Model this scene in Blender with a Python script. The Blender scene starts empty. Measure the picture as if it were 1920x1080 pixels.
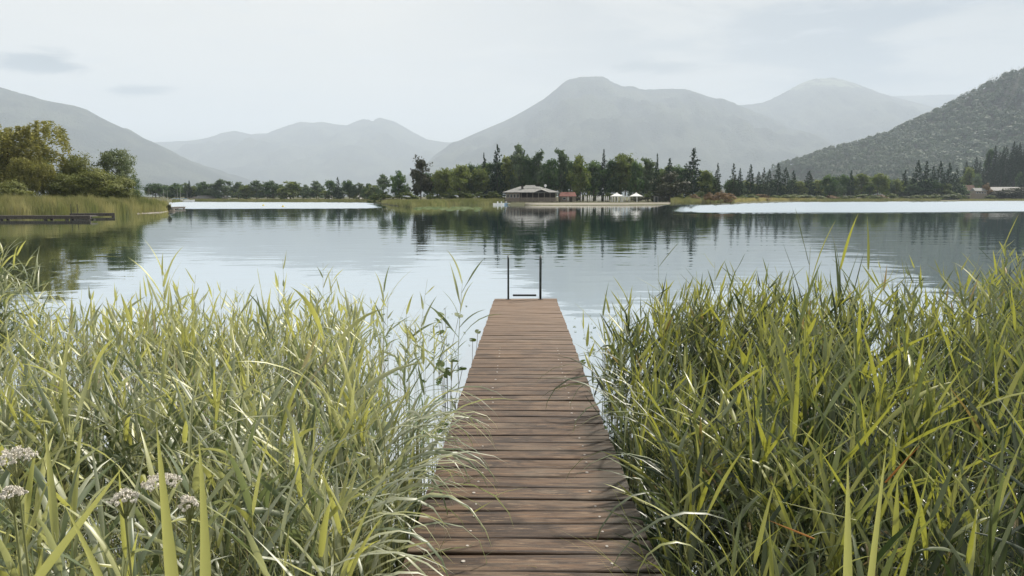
import bpy, bmesh, math, random
import numpy as np
from mathutils import Vector, noise as mnoise
rad = math.radians
random.seed(7); RNG = np.random.default_rng(7)
sc = bpy.context.scene
COL = sc.collection

# ------------------------------------------------------------------ camera
CAMH = 2.15; F = 1387.0; TH = rad(7.0); CT, ST = math.cos(TH), math.sin(TH)
cd = bpy.data.cameras.new('camera'); cam = bpy.data.objects.new('camera', cd); COL.objects.link(cam)
cd.sensor_width = 36.0; cd.lens = 36.0 * F / 1920.0
cd.clip_start = 0.05; cd.clip_end = 40000
cam.location = (0, 0, CAMH); cam.rotation_euler = (rad(83.0), 0, 0)
sc.camera = cam

# ------------------------------------------------------------------ sky, sun, exposure
SUN_EL, SUN_AZ = rad(43), rad(42)          # azimuth clockwise from +Y (towards +X)
wd = bpy.data.worlds.new('World'); sc.world = wd; wd.use_nodes = True
nt = wd.node_tree; nt.nodes.clear()
def N(t, **kw):
    n = nt.nodes.new(t)
    for k, v in kw.items():
        if k in ('operation', 'blend_type', 'data_type', 'interpolation_type', 'noise_dimensions', 'noise_type', 'vector_type', 'sky_type', 'musgrave_type', 'clamp', 'use_clamp', 'attribute_name', 'feature'): setattr(n, k, v)
    return n
def setv(n, *vals):
    for i, v in enumerate(vals):
        if v is None: continue
        if hasattr(v, 'is_output') or isinstance(v, bpy.types.NodeSocket): nt.links.new(v, n.inputs[i])
        else: n.inputs[i].default_value = v
    return n.outputs[0]
def M(op, a, b=None, c=None, clamp=False):
    n = N('ShaderNodeMath', operation=op); n.use_clamp = clamp
    return setv(n, a, b, c)
def mixc(f, a, b, mode='MIX'):
    n = N('ShaderNodeMixRGB', blend_type=mode)
    return setv(n, f, a, b)
def noise(vec, scale, detail=3, rough=0.5, dist=0.0):
    n = N('ShaderNodeTexNoise')
    if vec is not None: nt.links.new(vec, n.inputs['Vector'])
    n.inputs['Scale'].default_value = scale; n.inputs['Detail'].default_value = detail
    n.inputs['Roughness'].default_value = rough; n.inputs['Distortion'].default_value = dist
    return n.outputs['Fac']
def smooth(x, lo, hi):
    n = N('ShaderNodeMapRange'); n.interpolation_type = 'SMOOTHSTEP'
    nt.links.new(x, n.inputs['Value'])
    n.inputs['From Min'].default_value = lo; n.inputs['From Max'].default_value = hi
    return n.outputs['Result']
def mapping(vec, scale=(1, 1, 1), loc=(0, 0, 0)):
    n = N('ShaderNodeMapping'); nt.links.new(vec, n.inputs['Vector'])
    n.inputs['Scale'].default_value = scale; n.inputs['Location'].default_value = loc
    return n.outputs['Vector']

sky = N('ShaderNodeTexSky', sky_type='NISHITA'); sky.sun_disc = False
sky.sun_elevation = SUN_EL; sky.sun_rotation = SUN_AZ
sky.air_density = 1.0; sky.dust_density = 3.0; sky.ozone_density = 1.0
tc = N('ShaderNodeTexCoord')
sep = N('ShaderNodeSeparateXYZ'); nt.links.new(tc.outputs['Generated'], sep.inputs[0])
X_, Y_, Z_ = sep.outputs
yy = M('MAXIMUM', Y_, 0.05)
az = M('DIVIDE', X_, yy); el = M('DIVIDE', Z_, yy)
cn = noise(mapping(tc.outputs['Generated'], (2.2, 2.2, 9.0), (3.1, 0, 1.7)), 1.6, 6, 0.55, 0.3)
cn2 = noise(mapping(tc.outputs['Generated'], (5, 5, 26.0), (1.1, 4, 0.7)), 2.2, 6, 0.6, 0.4)
# overcast sheet: pale in the west, bluer thin gaps in the east
east = smooth(az, -0.25, 0.75)
gap = M('MULTIPLY', smooth(cn, 0.42, 0.58), M('ADD', M('MULTIPLY', east, 0.9), 0.04))
sheet = mixc(M('MULTIPLY', east, .72), (0.98, 0.93, 0.84, 1), (0.40, 0.44, 0.46, 1))
sheet = mixc(gap, sheet, (0.14, 0.22, 0.31, 1))
sheet = mixc(M('MULTIPLY', smooth(cn2, 0.52, 0.72), 0.45), sheet, (0.80, 0.82, 0.84, 1))
def spot(a0, e0, sa, se, k):
    u = M('DIVIDE', M('SUBTRACT', az, a0), sa); v = M('DIVIDE', M('SUBTRACT', el, e0), se)
    d = M('SQRT', M('ADD', M('MULTIPLY', u, u), M('MULTIPLY', v, v)))
    d = M('ADD', d, M('MULTIPLY', M('SUBTRACT', cn2, 0.5), 3.0))
    return M('MULTIPLY', M('SUBTRACT', 1.0, smooth(d, 0.2, 1.25)), k)
def sp(px, py): 
    a = (px-960)/F; b = (540-py)/F; return a/(CT+b*ST), (-ST+b*CT)/(CT+b*ST)
for px, py, sx, sy, k in ((70, 116, .062, .017, .95), (260, 172, .056, .0072, .9), (1235, 127, .07, .010, .6), (345, 262, .05, .006, .3)):
    a0, e0 = sp(px, py)
    sheet = mixc(spot(a0, e0, sx, sy, k), sheet, (0.02, 0.08, 0.13, 1))
zen = smooth(Z_, 0.22, 0.95)
bright = M('ADD', 1.0, M('MULTIPLY', zen, 0.22))
bc = N('ShaderNodeCombineXYZ'); setv(bc, bright, bright, bright)
sheet = mixc(1.0, sheet, bc.outputs[0], 'MULTIPLY')
skyk = mixc(1.0, sky.outputs[0], (0.08, 0.08, 0.08, 1), 'MULTIPLY')
skymix = mixc(0.88, skyk, sheet)
bg = N('ShaderNodeBackground'); nt.links.new(skymix, bg.inputs[0]); bg.inputs[1].default_value = 0.55
ow = N('ShaderNodeOutputWorld'); nt.links.new(bg.outputs[0], ow.inputs[0])

sd = bpy.data.lights.new('sun', 'SUN'); sd.energy = 4.8; sd.angle = rad(4); sd.color = (1.0, 0.93, 0.82)
sun = bpy.data.objects.new('sun', sd); COL.objects.link(sun)
sdir = Vector((math.sin(SUN_AZ)*math.cos(SUN_EL), math.cos(SUN_AZ)*math.cos(SUN_EL), math.sin(SUN_EL)))
sun.rotation_euler = sdir.to_track_quat('Z', 'Y').to_euler(); sun.location = (30, 20, 60)
sc.view_settings.view_transform = 'Standard'; sc.view_settings.look = 'None'
sc.view_settings.exposure = 0.88; sc.view_settings.gamma = 1.0
try:
    sc.render.engine = 'CYCLES'
    sc.cycles.max_bounces = 6; sc.cycles.diffuse_bounces = 2; sc.cycles.glossy_bounces = 3
    sc.cycles.transmission_bounces = 3; sc.cycles.volume_bounces = 1; sc.cycles.transparent_max_bounces = 6
    sc.cycles.sample_clamp_indirect = 4.0; sc.cycles.use_denoising = True
except Exception: pass

# ------------------------------------------------------------------ helpers
def P(px, py, D):
    a = (px-960)/F; b = (540-py)/F; t = D/(CT+b*ST)
    return Vector((a*t, D, CAMH + t*(-ST+b*CT)))
def X(px, D): return P(px, 369.7, D).x
def tag(o, label=None, cat=None, group=None, kind=None):
    if label: o['label'] = label
    if cat: o['category'] = cat
    if group: o['group'] = group
    if kind: o['kind'] = kind
    return o
def thing(name, label, cat, loc=(0, 0, 0), rz=0.0, group=None):
    o = bpy.data.objects.new(name, None); COL.objects.link(o)
    o.location = loc; o.rotation_euler = (0, 0, rz); o.empty_display_size = 0.2
    return tag(o, label, cat, group)
def link(name, me, parent=None, mat=None):
    o = bpy.data.objects.new(name, me); COL.objects.link(o)
    if mat is not None and not me.materials: me.materials.append(mat)
    if parent is not None: o.parent = parent
    return o
def npmesh(name, V, Fq, mat=None, tint=None, smooth_=False):
    V = np.ascontiguousarray(V, dtype=np.float32); Fq = np.ascontiguousarray(Fq, dtype=np.int32)
    me = bpy.data.meshes.new(name); k = Fq.shape[1]
    me.vertices.add(len(V)); me.vertices.foreach_set('co', V.ravel())
    me.loops.add(Fq.size); me.loops.foreach_set('vertex_index', Fq.ravel())
    me.polygons.add(len(Fq)); me.polygons.foreach_set('loop_start', np.arange(0, Fq.size, k, dtype=np.int32))
    try: me.polygons.foreach_set('loop_total', np.full(len(Fq), k, dtype=np.int32))
    except Exception: pass
    if smooth_: me.polygons.foreach_set('use_smooth', np.ones(len(Fq), dtype=bool))
    if tint is not None:
        at = me.attributes.new('tint', 'FLOAT', 'POINT'); at.data.foreach_set('value', np.ascontiguousarray(tint, dtype=np.float32))
    me.update(calc_edges=True)
    if mat is not None: me.materials.append(mat)
    return me
class MB:
    def __init__(s): s.v = []; s.f = []
    def box(s, x0, x1, y0, y1, z0, z1):
        b = len(s.v)
        s.v += [(x0,y0,z0),(x1,y0,z0),(x1,y1,z0),(x0,y1,z0),(x0,y0,z1),(x1,y0,z1),(x1,y1,z1),(x0,y1,z1)]
        s.f += [tuple(b+i for i in q) for q in ((0,3,2,1),(4,5,6,7),(0,1,5,4),(1,2,6,5),(2,3,7,6),(3,0,4,7))]; return s
    def poly(s, pts, faces):
        b = len(s.v); s.v += [tuple(p) for p in pts]; s.f += [tuple(b+i for i in f) for f in faces]; return s
    def tube(s, pts, r, n=8, cap=True):
        pts = [Vector(p) for p in pts]; rs = r if isinstance(r, (list, tuple)) else [r]*len(pts)
        b = len(s.v); up = None
        for i, p in enumerate(pts):
            d = (pts[min(i+1, len(pts)-1)] - pts[max(i-1, 0)]).normalized()
            if up is None:
                up = Vector((0, 0, 1)) if abs(d.z) < 0.9 else Vector((1, 0, 0))
            a = d.cross(up).normalized(); c = a.cross(d).normalized(); up = c
            for k in range(n):
                t = 2*math.pi*k/n; s.v.append(tuple(p + rs[i]*(math.cos(t)*a + math.sin(t)*c)))
        for i in range(len(pts)-1):
            for k in range(n):
                s.f.append((b+i*n+k, b+i*n+(k+1)%n, b+(i+1)*n+(k+1)%n, b+(i+1)*n+k))
        if cap:
            s.f.append(tuple(b+k for k in range(n))[::-1]); e = b+(len(pts)-1)*n; s.f.append(tuple(e+k for k in range(n)))
        return s
    def mesh(s, name, mat=None, bevel=0.0, smooth_=False):
        me = bpy.data.meshes.new(name); me.from_pydata(s.v, [], s.f); me.update()
        bm = bmesh.new(); bm.from_mesh(me)
        bmesh.ops.recalc_face_normals(bm, faces=bm.faces)
        if bevel: bmesh.ops.bevel(bm, geom=list(bm.edges), offset=bevel, segments=2, affect='EDGES', clamp_overlap=True)
        bm.to_mesh(me); bm.free()
        if smooth_:
            for p in me.polygons: p.use_smooth = True
        if mat: me.materials.append(mat)
        return me
    def build(s, name, mat=None, parent=None, bevel=0.0, smooth_=False):
        return link(name, s.mesh(name, mat, bevel, smooth_), parent)

# ------------------------------------------------------------------ materials
def newmat(name):
    global nt
    m = bpy.data.materials.new(name); m.use_nodes = True; nt = m.node_tree; nt.nodes.clear()
    o = N('ShaderNodeOutputMaterial'); return m, o
def principled(col, rough=0.6, spec=0.5, metal=0.0, normal=None):
    n = N('ShaderNodeBsdfPrincipled')
    if isinstance(col, bpy.types.NodeSocket): nt.links.new(col, n.inputs['Base Color'])
    else: n.inputs['Base Color'].default_value = (*col, 1)
    if isinstance(rough, bpy.types.NodeSocket): nt.links.new(rough, n.inputs['Roughness'])
    else: n.inputs['Roughness'].default_value = rough
    n.inputs['Specular IOR Level'].default_value = spec; n.inputs['Metallic'].default_value = metal
    if normal is not None: nt.links.new(normal, n.inputs['Normal'])
    return n.outputs[0]
def bump(h, strength=0.5, dist=0.01):
    b = N('ShaderNodeBump'); b.inputs['Strength'].default_value = strength; b.inputs['Distance'].default_value = dist
    nt.links.new(h, b.inputs['Height']); return b.outputs[0]
def simple(name, c1, c2, scale=5, rough=0.7, stretch=(1, 1, 1), spec=0.4, metal=0.0, bmp=0.0, coord='Object'):
    m, o = newmat(name)
    t = N('ShaderNodeTexCoord').outputs[coord]
    f = smooth(noise(mapping(t, stretch), scale, 5, 0.6), 0.3, 0.7)
    c = mixc(f, (*c1, 1), (*c2, 1))
    nm = bump(f, bmp, 0.02) if bmp else None
    nt.links.new(principled(c, rough, spec, metal, nm), o.inputs[0]); return m
def leafmat(name, ca, cb, cc, trans=0.35, rough=0.5, spec=0.35, objvar=0.5, dry=None, low=None):
    """leaf colour from the per-leaf attribute and a per-plant random number; thin, lets some light through"""
    m, o = newmat(name)
    at = N('ShaderNodeAttribute', attribute_name='tint').outputs['Fac']
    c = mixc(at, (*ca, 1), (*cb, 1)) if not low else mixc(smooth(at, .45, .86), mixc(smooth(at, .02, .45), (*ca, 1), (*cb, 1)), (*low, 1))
    r = N('ShaderNodeObjectInfo').outputs['Random']
    c = mixc(M('MULTIPLY', r, objvar), c, (*cc, 1))
    if dry: c = mixc(smooth(at, .90, .96), c, (*dry, 1))
    p = principled(c, rough, spec)
    tr = N('ShaderNodeBsdfTranslucent')
    ct = mixc(1.0, c, (1.30, 1.30, .80, 1), 'MULTIPLY')
    nt.links.new(ct, tr.inputs[0])
    mx = N('ShaderNodeMixShader'); mx.inputs[0].default_value = trans
    nt.links.new(p, mx.inputs[1]); nt.links.new(tr.outputs[0], mx.inputs[2])
    nt.links.new(mx.outputs[0], o.inputs[0]); return m

MT = {}
MT['bark'] = simple('bark', (.05, .04, .03), (.12, .10, .08), 9, .9, (1, 1, .2))
MT['dark_metal'] = simple('dark_metal', (.02, .03, .03), (.05, .06, .06), 20, .4, metal=.6)
MT['grey_roof'] = simple('grey_roof', (.13, .135, .135), (.23, .23, .22), 1.5, .8)
MT['timber'] = simple('timber', (.18, .15, .12), (.34, .30, .25), 3, .8, (1, 1, 6))
MT['dark_timber'] = simple('dark_timber', (.035, .03, .025), (.08, .07, .06), 3, .8, (4, 1, 1))
MT['red_tile'] = simple('red_tile', (.10, .026, .018), (.17, .050, .032), 2, .75)
MT['brown_tile'] = simple('brown_tile', (.14, .085, .065), (.22, .14, .10), 2, .8)
MT['white_cloth'] = simple('white_cloth', (.74, .74, .72), (.82, .82, .80), 3, .8)
MT['white_paint'] = simple('white_paint', (.70, .71, .70), (.80, .80, .79), 3, .55)
MT['glass'] = simple('window_glass', (.02, .025, .03), (.05, .06, .07), 2, .15, spec=.8)
MT['blue_paint'] = simple('blue_paint', (.25, .40, .60), (.35, .5, .68), 3, .5)
MT['yellow_paint'] = simple('yellow_paint', (.6, .5, .08), (.7, .6, .12), 3, .5)
MT['plaster'] = simple('plaster', (.34, .34, .32), (.46, .46, .44), 2, .85)
MT['brown_stem'] = simple('brown_stem', (.06, .04, .03), (.14, .09, .06), 9, .8)
MT['green_stem'] = simple('green_stem', (.16, .18, .06), (.24, .24, .10), 6, .6)
MT['straw'] = simple('straw', (.26, .22, .13), (.42, .36, .24), 8, .7)
MT['flower'] = simple('flower_pink', (.66, .60, .50), (.82, .78, .70), 60, .8)
MT['sand'] = simple('sand', (.17, .155, .13), (.28, .26, .22), 1.2, .95, coord='Generated')
MT['blossom_rust'] = simple('rusty_leaf', (.45, .16, .04), (.55, .28, .08), 20, .6)
MT['pad'] = leafmat('pad_leaf', (.05, .09, .02), (.10, .14, .04), (.08, .10, .03), .2, .6, .3)
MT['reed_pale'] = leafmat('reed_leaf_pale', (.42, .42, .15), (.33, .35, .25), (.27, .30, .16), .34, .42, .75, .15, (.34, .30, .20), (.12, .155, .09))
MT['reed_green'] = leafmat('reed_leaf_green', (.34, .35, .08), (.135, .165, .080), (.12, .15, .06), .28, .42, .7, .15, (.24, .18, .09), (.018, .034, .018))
MT['shore_reed'] = leafmat('shore_reed', (.12, .14, .06), (.29, .27, .15), (.13, .15, .07), .3, .6, .3)
MT['dry_grass'] = leafmat('dry_grass', (.30, .26, .13), (.42, .36, .22), (.24, .24, .10), .3, .7, .2)
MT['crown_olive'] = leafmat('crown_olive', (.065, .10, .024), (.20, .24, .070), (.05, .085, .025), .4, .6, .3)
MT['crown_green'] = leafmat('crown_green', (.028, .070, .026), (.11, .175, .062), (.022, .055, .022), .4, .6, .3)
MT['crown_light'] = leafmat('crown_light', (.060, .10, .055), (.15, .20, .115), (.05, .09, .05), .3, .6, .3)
MT['crown_brown'] = leafmat('crown_brown', (.030, .036, .014), (.075, .075, .032), (.022, .034, .014), .15, .65, .25)
MT['crown_willow'] = leafmat('crown_willow', (.17, .175, .05), (.33, .31, .11), (.16, .17, .06), .3, .6, .3)
MT['crown_gold'] = leafmat('crown_gold', (.10, .125, .032), (.25, .26, .08), (.12, .14, .045), .25, .6, .3)
MT['crown_silver'] = leafmat('crown_silver', (.08, .11, .05), (.20, .23, .12), (.05, .08, .04), .25, .6, .3)
MT['needles'] = leafmat('needles', (.008, .024, .012), (.024, .050, .024), (.010, .025, .010), .08, .7, .2)
MT['needles_light'] = leafmat('needles_light', (.018, .032, .016), (.036, .052, .024), (.015, .03, .016), .12, .7, .2)
MT['rust'] = leafmat('crown_rust', (.16, .10, .05), (.24, .14, .06), (.13, .12, .05), .2, .65, .25)
MT['hill_forest'] = leafmat('hill_forest', (.028, .060, .036), (.062, .105, .052), (.05, .07, .03), .1, .7, .2, .0)

def ground_mat():
    m, o = newmat('soil_and_grass')
    g = N('ShaderNodeNewGeometry').outputs['Position']
    f = smooth(noise(g, .08, 6, .6), .4, .6); f2 = smooth(noise(g, 1.7, 5, .6), .35, .65)
    c = mixc(f, (.07, .075, .03, 1), (.13, .13, .06, 1)); c = mixc(f2, c, (.05, .05, .025, 1))
    nt.links.new(principled(c, .9, .2, 0, bump(f2, .4, .05)), o.inputs[0]); return m
MT['ground'] = ground_mat()
def mountain_mat(meadow=None):
    m, o = newmat('mountain_forest')
    g = N('ShaderNodeNewGeometry'); pos = g.outputs['Position']
    f = smooth(noise(pos, .0015, 9, .66), .44, .58); f2 = smooth(noise(pos, .03, 6, .6), .35, .65)
    c = mixc(f, (.010, .020, .016, 1), (.075, .088, .055, 1)); c = mixc(M('MULTIPLY', f2, .5), c, (.02, .03, .02, 1))
    if meadow:
        s = N('ShaderNodeSeparateXYZ'); nt.links.new(pos, s.inputs[0])
        h = smooth(M('ADD', s.outputs[2], M('MULTIPLY', noise(pos, .006, 6, .6), 260)), meadow, meadow+70)
        sel = M('MULTIPLY', h, smooth(noise(mapping(pos, (1, 1, 2.0)), .0035, 4, .6), .45, .55))
        c = mixc(sel, c, (.20, .23, .15, 1))
    nt.links.new(principled(c, .95, .1, 0, bump(f2, 1.0, 20)), o.inputs[0]); return m
MT['mountain'] = mountain_mat(); MT['mountain_meadow'] = mountain_mat(2020)
def water_mat():
    m, o = newmat('lake_water')
    pos = N('ShaderNodeNewGeometry').outputs['Position']
    s = N('ShaderNodeSeparateXYZ'); nt.links.new(pos, s.inputs[0]); x, y = s.outputs[0], s.outputs[1]
    # long low swell and small ripples
    wob = noise(pos, .02, 3, .5)
    r1 = noise(mapping(pos, (.55, 1.0, 1), (0, 0, 0)), .9, 2.0, .45, .3)
    r2 = noise(mapping(pos, (.4, 1.0, 1), (7, 3, 0)), .22, 2.0, .5, .4)
    r3 = noise(mapping(pos, (.8, 1.0, 1), (2, 9, 0)), 3.5, 2.0, .5, .2)
    calm = smooth(noise(mapping(pos, (.25, 1, 1)), .035, 3, .5), .35, .65)
    h = M('ADD', M('MULTIPLY', r1, M('ADD', M('ADD', .0025, M('MULTIPLY', calm, .007)), M('MULTIPLY', M('SUBTRACT', 1.0, smooth(y, 25, 75)), .005))), M('MULTIPLY', r2, .014))
    h = M('ADD', h, M('MULTIPLY', r3, .0010))
    # wind-roughened patches out on the open lake
    edge = M('ADD', y, M('MULTIPLY', M('SUBTRACT', noise(mapping(pos, (.25, 1, 1)), .03, 4, .55), .5), 44))
    rat = M('DIVIDE', x, M('MAXIMUM', y, 1.0))
    e = M('MULTIPLY', smooth(edge, 98, 120), smooth(rat, .19, .27))
    e2 = M('MULTIPLY', smooth(edge, 196, 204), smooth(rat, .10, .16))
    w_ = M('MULTIPLY', smooth(edge, 132, 162), M('SUBTRACT', 1.0, smooth(rat, -.22, -.16)))
    wind = M('MAXIMUM', M('MAXIMUM', e, e2), w_, None, True)
    wn = noise(mapping(pos, (.35, 1, 1)), 1.3, 3, .6)
    b = N('ShaderNodeBump'); b.inputs['Strength'].default_value = 1.0; b.inputs['Distance'].default_value = 1.0
    nt.links.new(h, b.inputs['Height'])
    tilt = N('ShaderNodeCombineXYZ'); setv(tilt, 0.0, M('MULTIPLY', wind, -.115), 0.0)
    va = N('ShaderNodeVectorMath', operation='ADD'); nt.links.new(b.outputs[0], va.inputs[0]); nt.links.new(tilt.outputs[0], va.inputs[1])
    vn = N('ShaderNodeVectorMath', operation='NORMALIZE'); nt.links.new(va.outputs[0], vn.inputs[0]); nrm = vn.outputs[0]
    gl = N('ShaderNodeBsdfGlossy'); gl.inputs[0].default_value = (.97, .99, 1, 1)
    rg = M('ADD', .015, M('MULTIPLY', wind, .10)); nt.links.new(rg, gl.inputs['Roughness']); nt.links.new(nrm, gl.inputs['Normal'])
    df = N('ShaderNodeBsdfDiffuse'); df.inputs[0].default_value = (.010, .11, .125, 1)
    fr = N('ShaderNodeFresnel'); fr.inputs[0].default_value = 1.6; nt.links.new(nrm, fr.inputs['Normal'])
    fac = M('POWER', fr.outputs[0], .11, None, True)
    mx = N('ShaderNodeMixShader'); nt.links.new(fac, mx.inputs[0]); nt.links.new(df.outputs[0], mx.inputs[1]); nt.links.new(gl.outputs[0], mx.inputs[2])
    nt.links.new(mx.outputs[0], o.inputs[0]); return m
MT['water'] = water_mat()
def plank_mat():
    m, o = newmat('weathered_plank')
    t = N('ShaderNodeTexCoord').outputs['Object']; r = N('ShaderNodeObjectInfo').outputs['Random']
    off = N('ShaderNodeCombineXYZ'); setv(off, M('MULTIPLY', r, 37.0), M('MULTIPLY', r, 91.0), M('MULTIPLY', r, 13.0))
    va = N('ShaderNodeVectorMath', operation='ADD'); nt.links.new(t, va.inputs[0]); nt.links.new(off.outputs[0], va.inputs[1])
    v = va.outputs[0]
    g1 = noise(mapping(v, (1.6, 34, 10)), 1.5, 6, .65, .8)          # grain runs along x
    g2 = noise(mapping(v, (3.5, 120, 20)), 1.2, 4, .7, .3)
    st = noise(mapping(v, (2.2, 5, 4)), 1.3, 5, .6, .6)             # stains
    r2 = N('ShaderNodeTexWhiteNoise'); r2.noise_dimensions = '1D'; nt.links.new(M('MULTIPLY', r, 517.3), r2.inputs['W'])
    c = mixc(smooth(g1, .40, .60), (.022, .011, .007, 1), (.135, .084, .052, 1))
    c = mixc(M('MULTIPLY', smooth(g2, .46, .60), .6), c, (.185, .145, .115, 1))
    c = mixc(M('MULTIPLY', smooth(st, .48, .62), .78), c, (.018, .011, .008, 1))
    worn = M('MULTIPLY', smooth(noise(mapping(v, (4, 30, 9), (5, 5, 5)), 1.7, 6, .7), .56, .66), .75)
    c = mixc(worn, c, (.27, .21, .16, 1))
    c = mixc(M('MULTIPLY', r2.outputs['Value'], .38), c, (.035, .022, .016, 1))
    ey = N('ShaderNodeSeparateXYZ'); nt.links.new(t, ey.inputs[0])
    c = mixc(M('MULTIPLY', smooth(M('ADD', M('ABSOLUTE', ey.outputs[1]), M('MULTIPLY', st, .03)), .062, .090), .6), c, (.020, .012, .008, 1))
    mid = M('MULTIPLY', smooth(noise(mapping(v, (1.2, 3, 2), (9, 2, 2)), 1.4, 5, .65), .50, .66), .35)
    c = mixc(mid, c, (.19, .165, .14, 1))
    reed_shade = M('MULTIPLY', smooth(M('ADD', ey.outputs[0], M('MULTIPLY', M('SUBTRACT', noise(mapping(t, (3, 9, 3)), 1.0, 4, .6), .5), .5)), .30, .50), .75)  # reed shade painted into the near planks along their bay-side edge
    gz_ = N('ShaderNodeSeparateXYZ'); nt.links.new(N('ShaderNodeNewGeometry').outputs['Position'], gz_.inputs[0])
    c = mixc(M('MULTIPLY', reed_shade, M('SUBTRACT', 1.0, smooth(gz_.outputs[1], 4.0, 6.5))), c, (.018, .016, .009, 1))
    # planks turn paler towards the wet outer end
    pz = N('ShaderNodeSeparateXYZ'); nt.links.new(N('ShaderNodeNewGeometry').outputs['Position'], pz.inputs[0])
    c = mixc(M('MULTIPLY', smooth(pz.outputs[1], 5.0, 12.5), .45), c, (.27, .205, .165, 1))
    c = mixc(1.0, c, (.90, .81, .68, 1), 'MULTIPLY')
    h = M('ADD', M('MULTIPLY', g1, .6), M('MULTIPLY', g2, .5))
    nt.links.new(principled(c, M('ADD', .45, M('MULTIPLY', g1, .35)), .35, 0, bump(h, .7, .006)), o.inputs[0]); return m
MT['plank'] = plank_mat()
MT['nail'] = simple('nail_head', (.30, .27, .24), (.62, .58, .54), 60, .5, metal=.3)

# ------------------------------------------------------------------ ground sheet, water
def ylin(tbl, v): return float(np.interp(v, [t[0] for t in tbl], [t[1] for t in tbl]))
def Dw(y):                                   # distance of the waterline seen at image row y
    b = (540-y)/F; t = CAMH/(ST-b*CT); return t*(CT+b*ST)
SHORE = [(-1100, 60), (-600, 62), (0, Dw(409.5)), (90, Dw(408)), (170, Dw(405)), (250, Dw(401)), (300, Dw(398.5)), (318, Dw(395.5)), (322, Dw(380)), (345, Dw(378.2)), (700, Dw(379.5)),
         (715, Dw(383)), (750, Dw(387)), (775, Dw(389)), (815, Dw(388)), (840, Dw(384.5)), (940, Dw(384)), (1000, Dw(385.2)), (1180, Dw(385)), (1290, Dw(383.6)), (1380, Dw(382)), (1480, Dw(378.6)), (1920, Dw(376.8)), (2600, 380), (3500, 300)]
def shore_at(px): return ylin(SHORE, px)
def shoreD(azd):                             # azimuth in degrees, 0 = forward, clockwise
    if abs(azd) < 61:
        return shore_at(960 + F*math.tan(rad(azd))*1.0) / math.cos(rad(azd))
    return float(np.interp(abs(azd), [61, 80, 95, 110, 180], [90, 30, 6, 2.0, 1.2]))
def landz(r, azd):
    d = r - shoreD(azd)
    if d < 0: return max(-1.8, -0.02 + 0.12*d) if abs(azd) < 90 else max(-.6, .15*d)
    z = .55*min(1, d/4.0) + min(d, 500)*.004
    return z
def gz(px, D):                               # ground height under a point seen in column px at distance D
    x = X(px, D); a = math.degrees(math.atan2(x, D)); return max(landz(math.hypot(x, D), a), 0.0)
azs = np.unique(np.concatenate([np.linspace(-180, -36, 60), np.linspace(-36, 36, 520), np.linspace(36, 180, 60)]))[:-1]
rs = np.concatenate([[0.3, .8, 1.4, 2.2, 3.5, 6, 10, 20, 40], np.geomspace(60, 620, 150), np.geomspace(700, 25500, 14)])
GV = []
for r in rs:
    for a in azs:
        z = landz(r, a)
        if z > 0: z += .12*mnoise.noise(Vector((r*math.sin(rad(a))*.2, r*math.cos(rad(a))*.2, 0)))*min(1, z)
        GV.append((r*math.sin(rad(a)), r*math.cos(rad(a)), z))
na = len(azs); GF = []
for i in range(len(rs)-1):
    for j in range(na):
        k = (j+1) % na; GF.append((i*na+j, i*na+k, (i+1)*na+k, (i+1)*na+j))
ground = link('ground', npmesh('ground', GV, GF, MT['ground'], smooth_=True)); tag(ground, kind='structure')
gdc = MB(); gdc.poly([GV[j] for j in range(na)][::-1], [tuple(range(na))])
tag(gdc.build('ground', MT['ground']), kind='structure')
W = 26500
wm = bpy.data.meshes.new('water'); wm.from_pydata([(-W, -60, 0), (W, -60, 0), (W, W, 0), (-W, W, 0)], [], [(0, 1, 2, 3)]); wm.materials.append(MT['water'])
tag(link('water', wm), kind='structure')

# ------------------------------------------------------------------ mountains
def ridge(name, pts, D, front, back, mat, spur=.12, nx=260, ny=46, seed=0, skew=0.0):
    xs = [p[0] for p in pts]; ys = [p[1] for p in pts]
    V = []
    for j in range(ny+1):
        v = -1 + 2*j/ny
        for i in range(nx+1):
            px = xs[0] + (xs[-1]-xs[0])*i/nx
            Dr = D + skew*(px-960)
            p = P(px, float(np.interp(px, xs, ys)), Dr)
            h = max(p.z, 0)
            yv = Dr + (v*front if v < 0 else v*back)
            e = abs(v)
            prof = (1-e)**1.15 * (1 + .25*e)
            q = Vector((p.x*.0012+seed, yv*.0012, seed))
            n = mnoise.fractal(q, .9, 2.1, 6) * spur * h * min(1, e*2.2)*(1-e)*2.2
            n += (abs(mnoise.noise(Vector((p.x*.0035+seed, yv*.0012, 4)))) - .2) * spur*1.6 * h * min(1, e*2.5)*(1-e)
            n += mnoise.noise(Vector((p.x*.03, yv*.01, seed)))*h*.006
            V.append((p.x*(1 + 0*v), yv, h*prof + n - 6*(e > .985) - 2))
    Fc = [(j*(nx+1)+i, j*(nx+1)+i+1, (j+1)*(nx+1)+i+1, (j+1)*(nx+1)+i) for j in range(ny) for i in range(nx)]
    o = link(name, npmesh(name, V, Fc, mat, smooth_=True)); tag(o, kind='structure'); return o, V, nx, ny
ridge('mountain', [(-1500, 369), (-900, 300), (-500, 180), (-200, 150), (0, 163), (30, 172), (60, 180), (80, 187), (140, 198), (160, 204), (180, 215), (210, 231), (240, 247), (270, 261), (290, 270), (330, 291), (380, 316), (430, 338), (480, 356), (540, 369.7)], 8400, 3400, 3900, MT['mountain'], seed=3)
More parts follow.
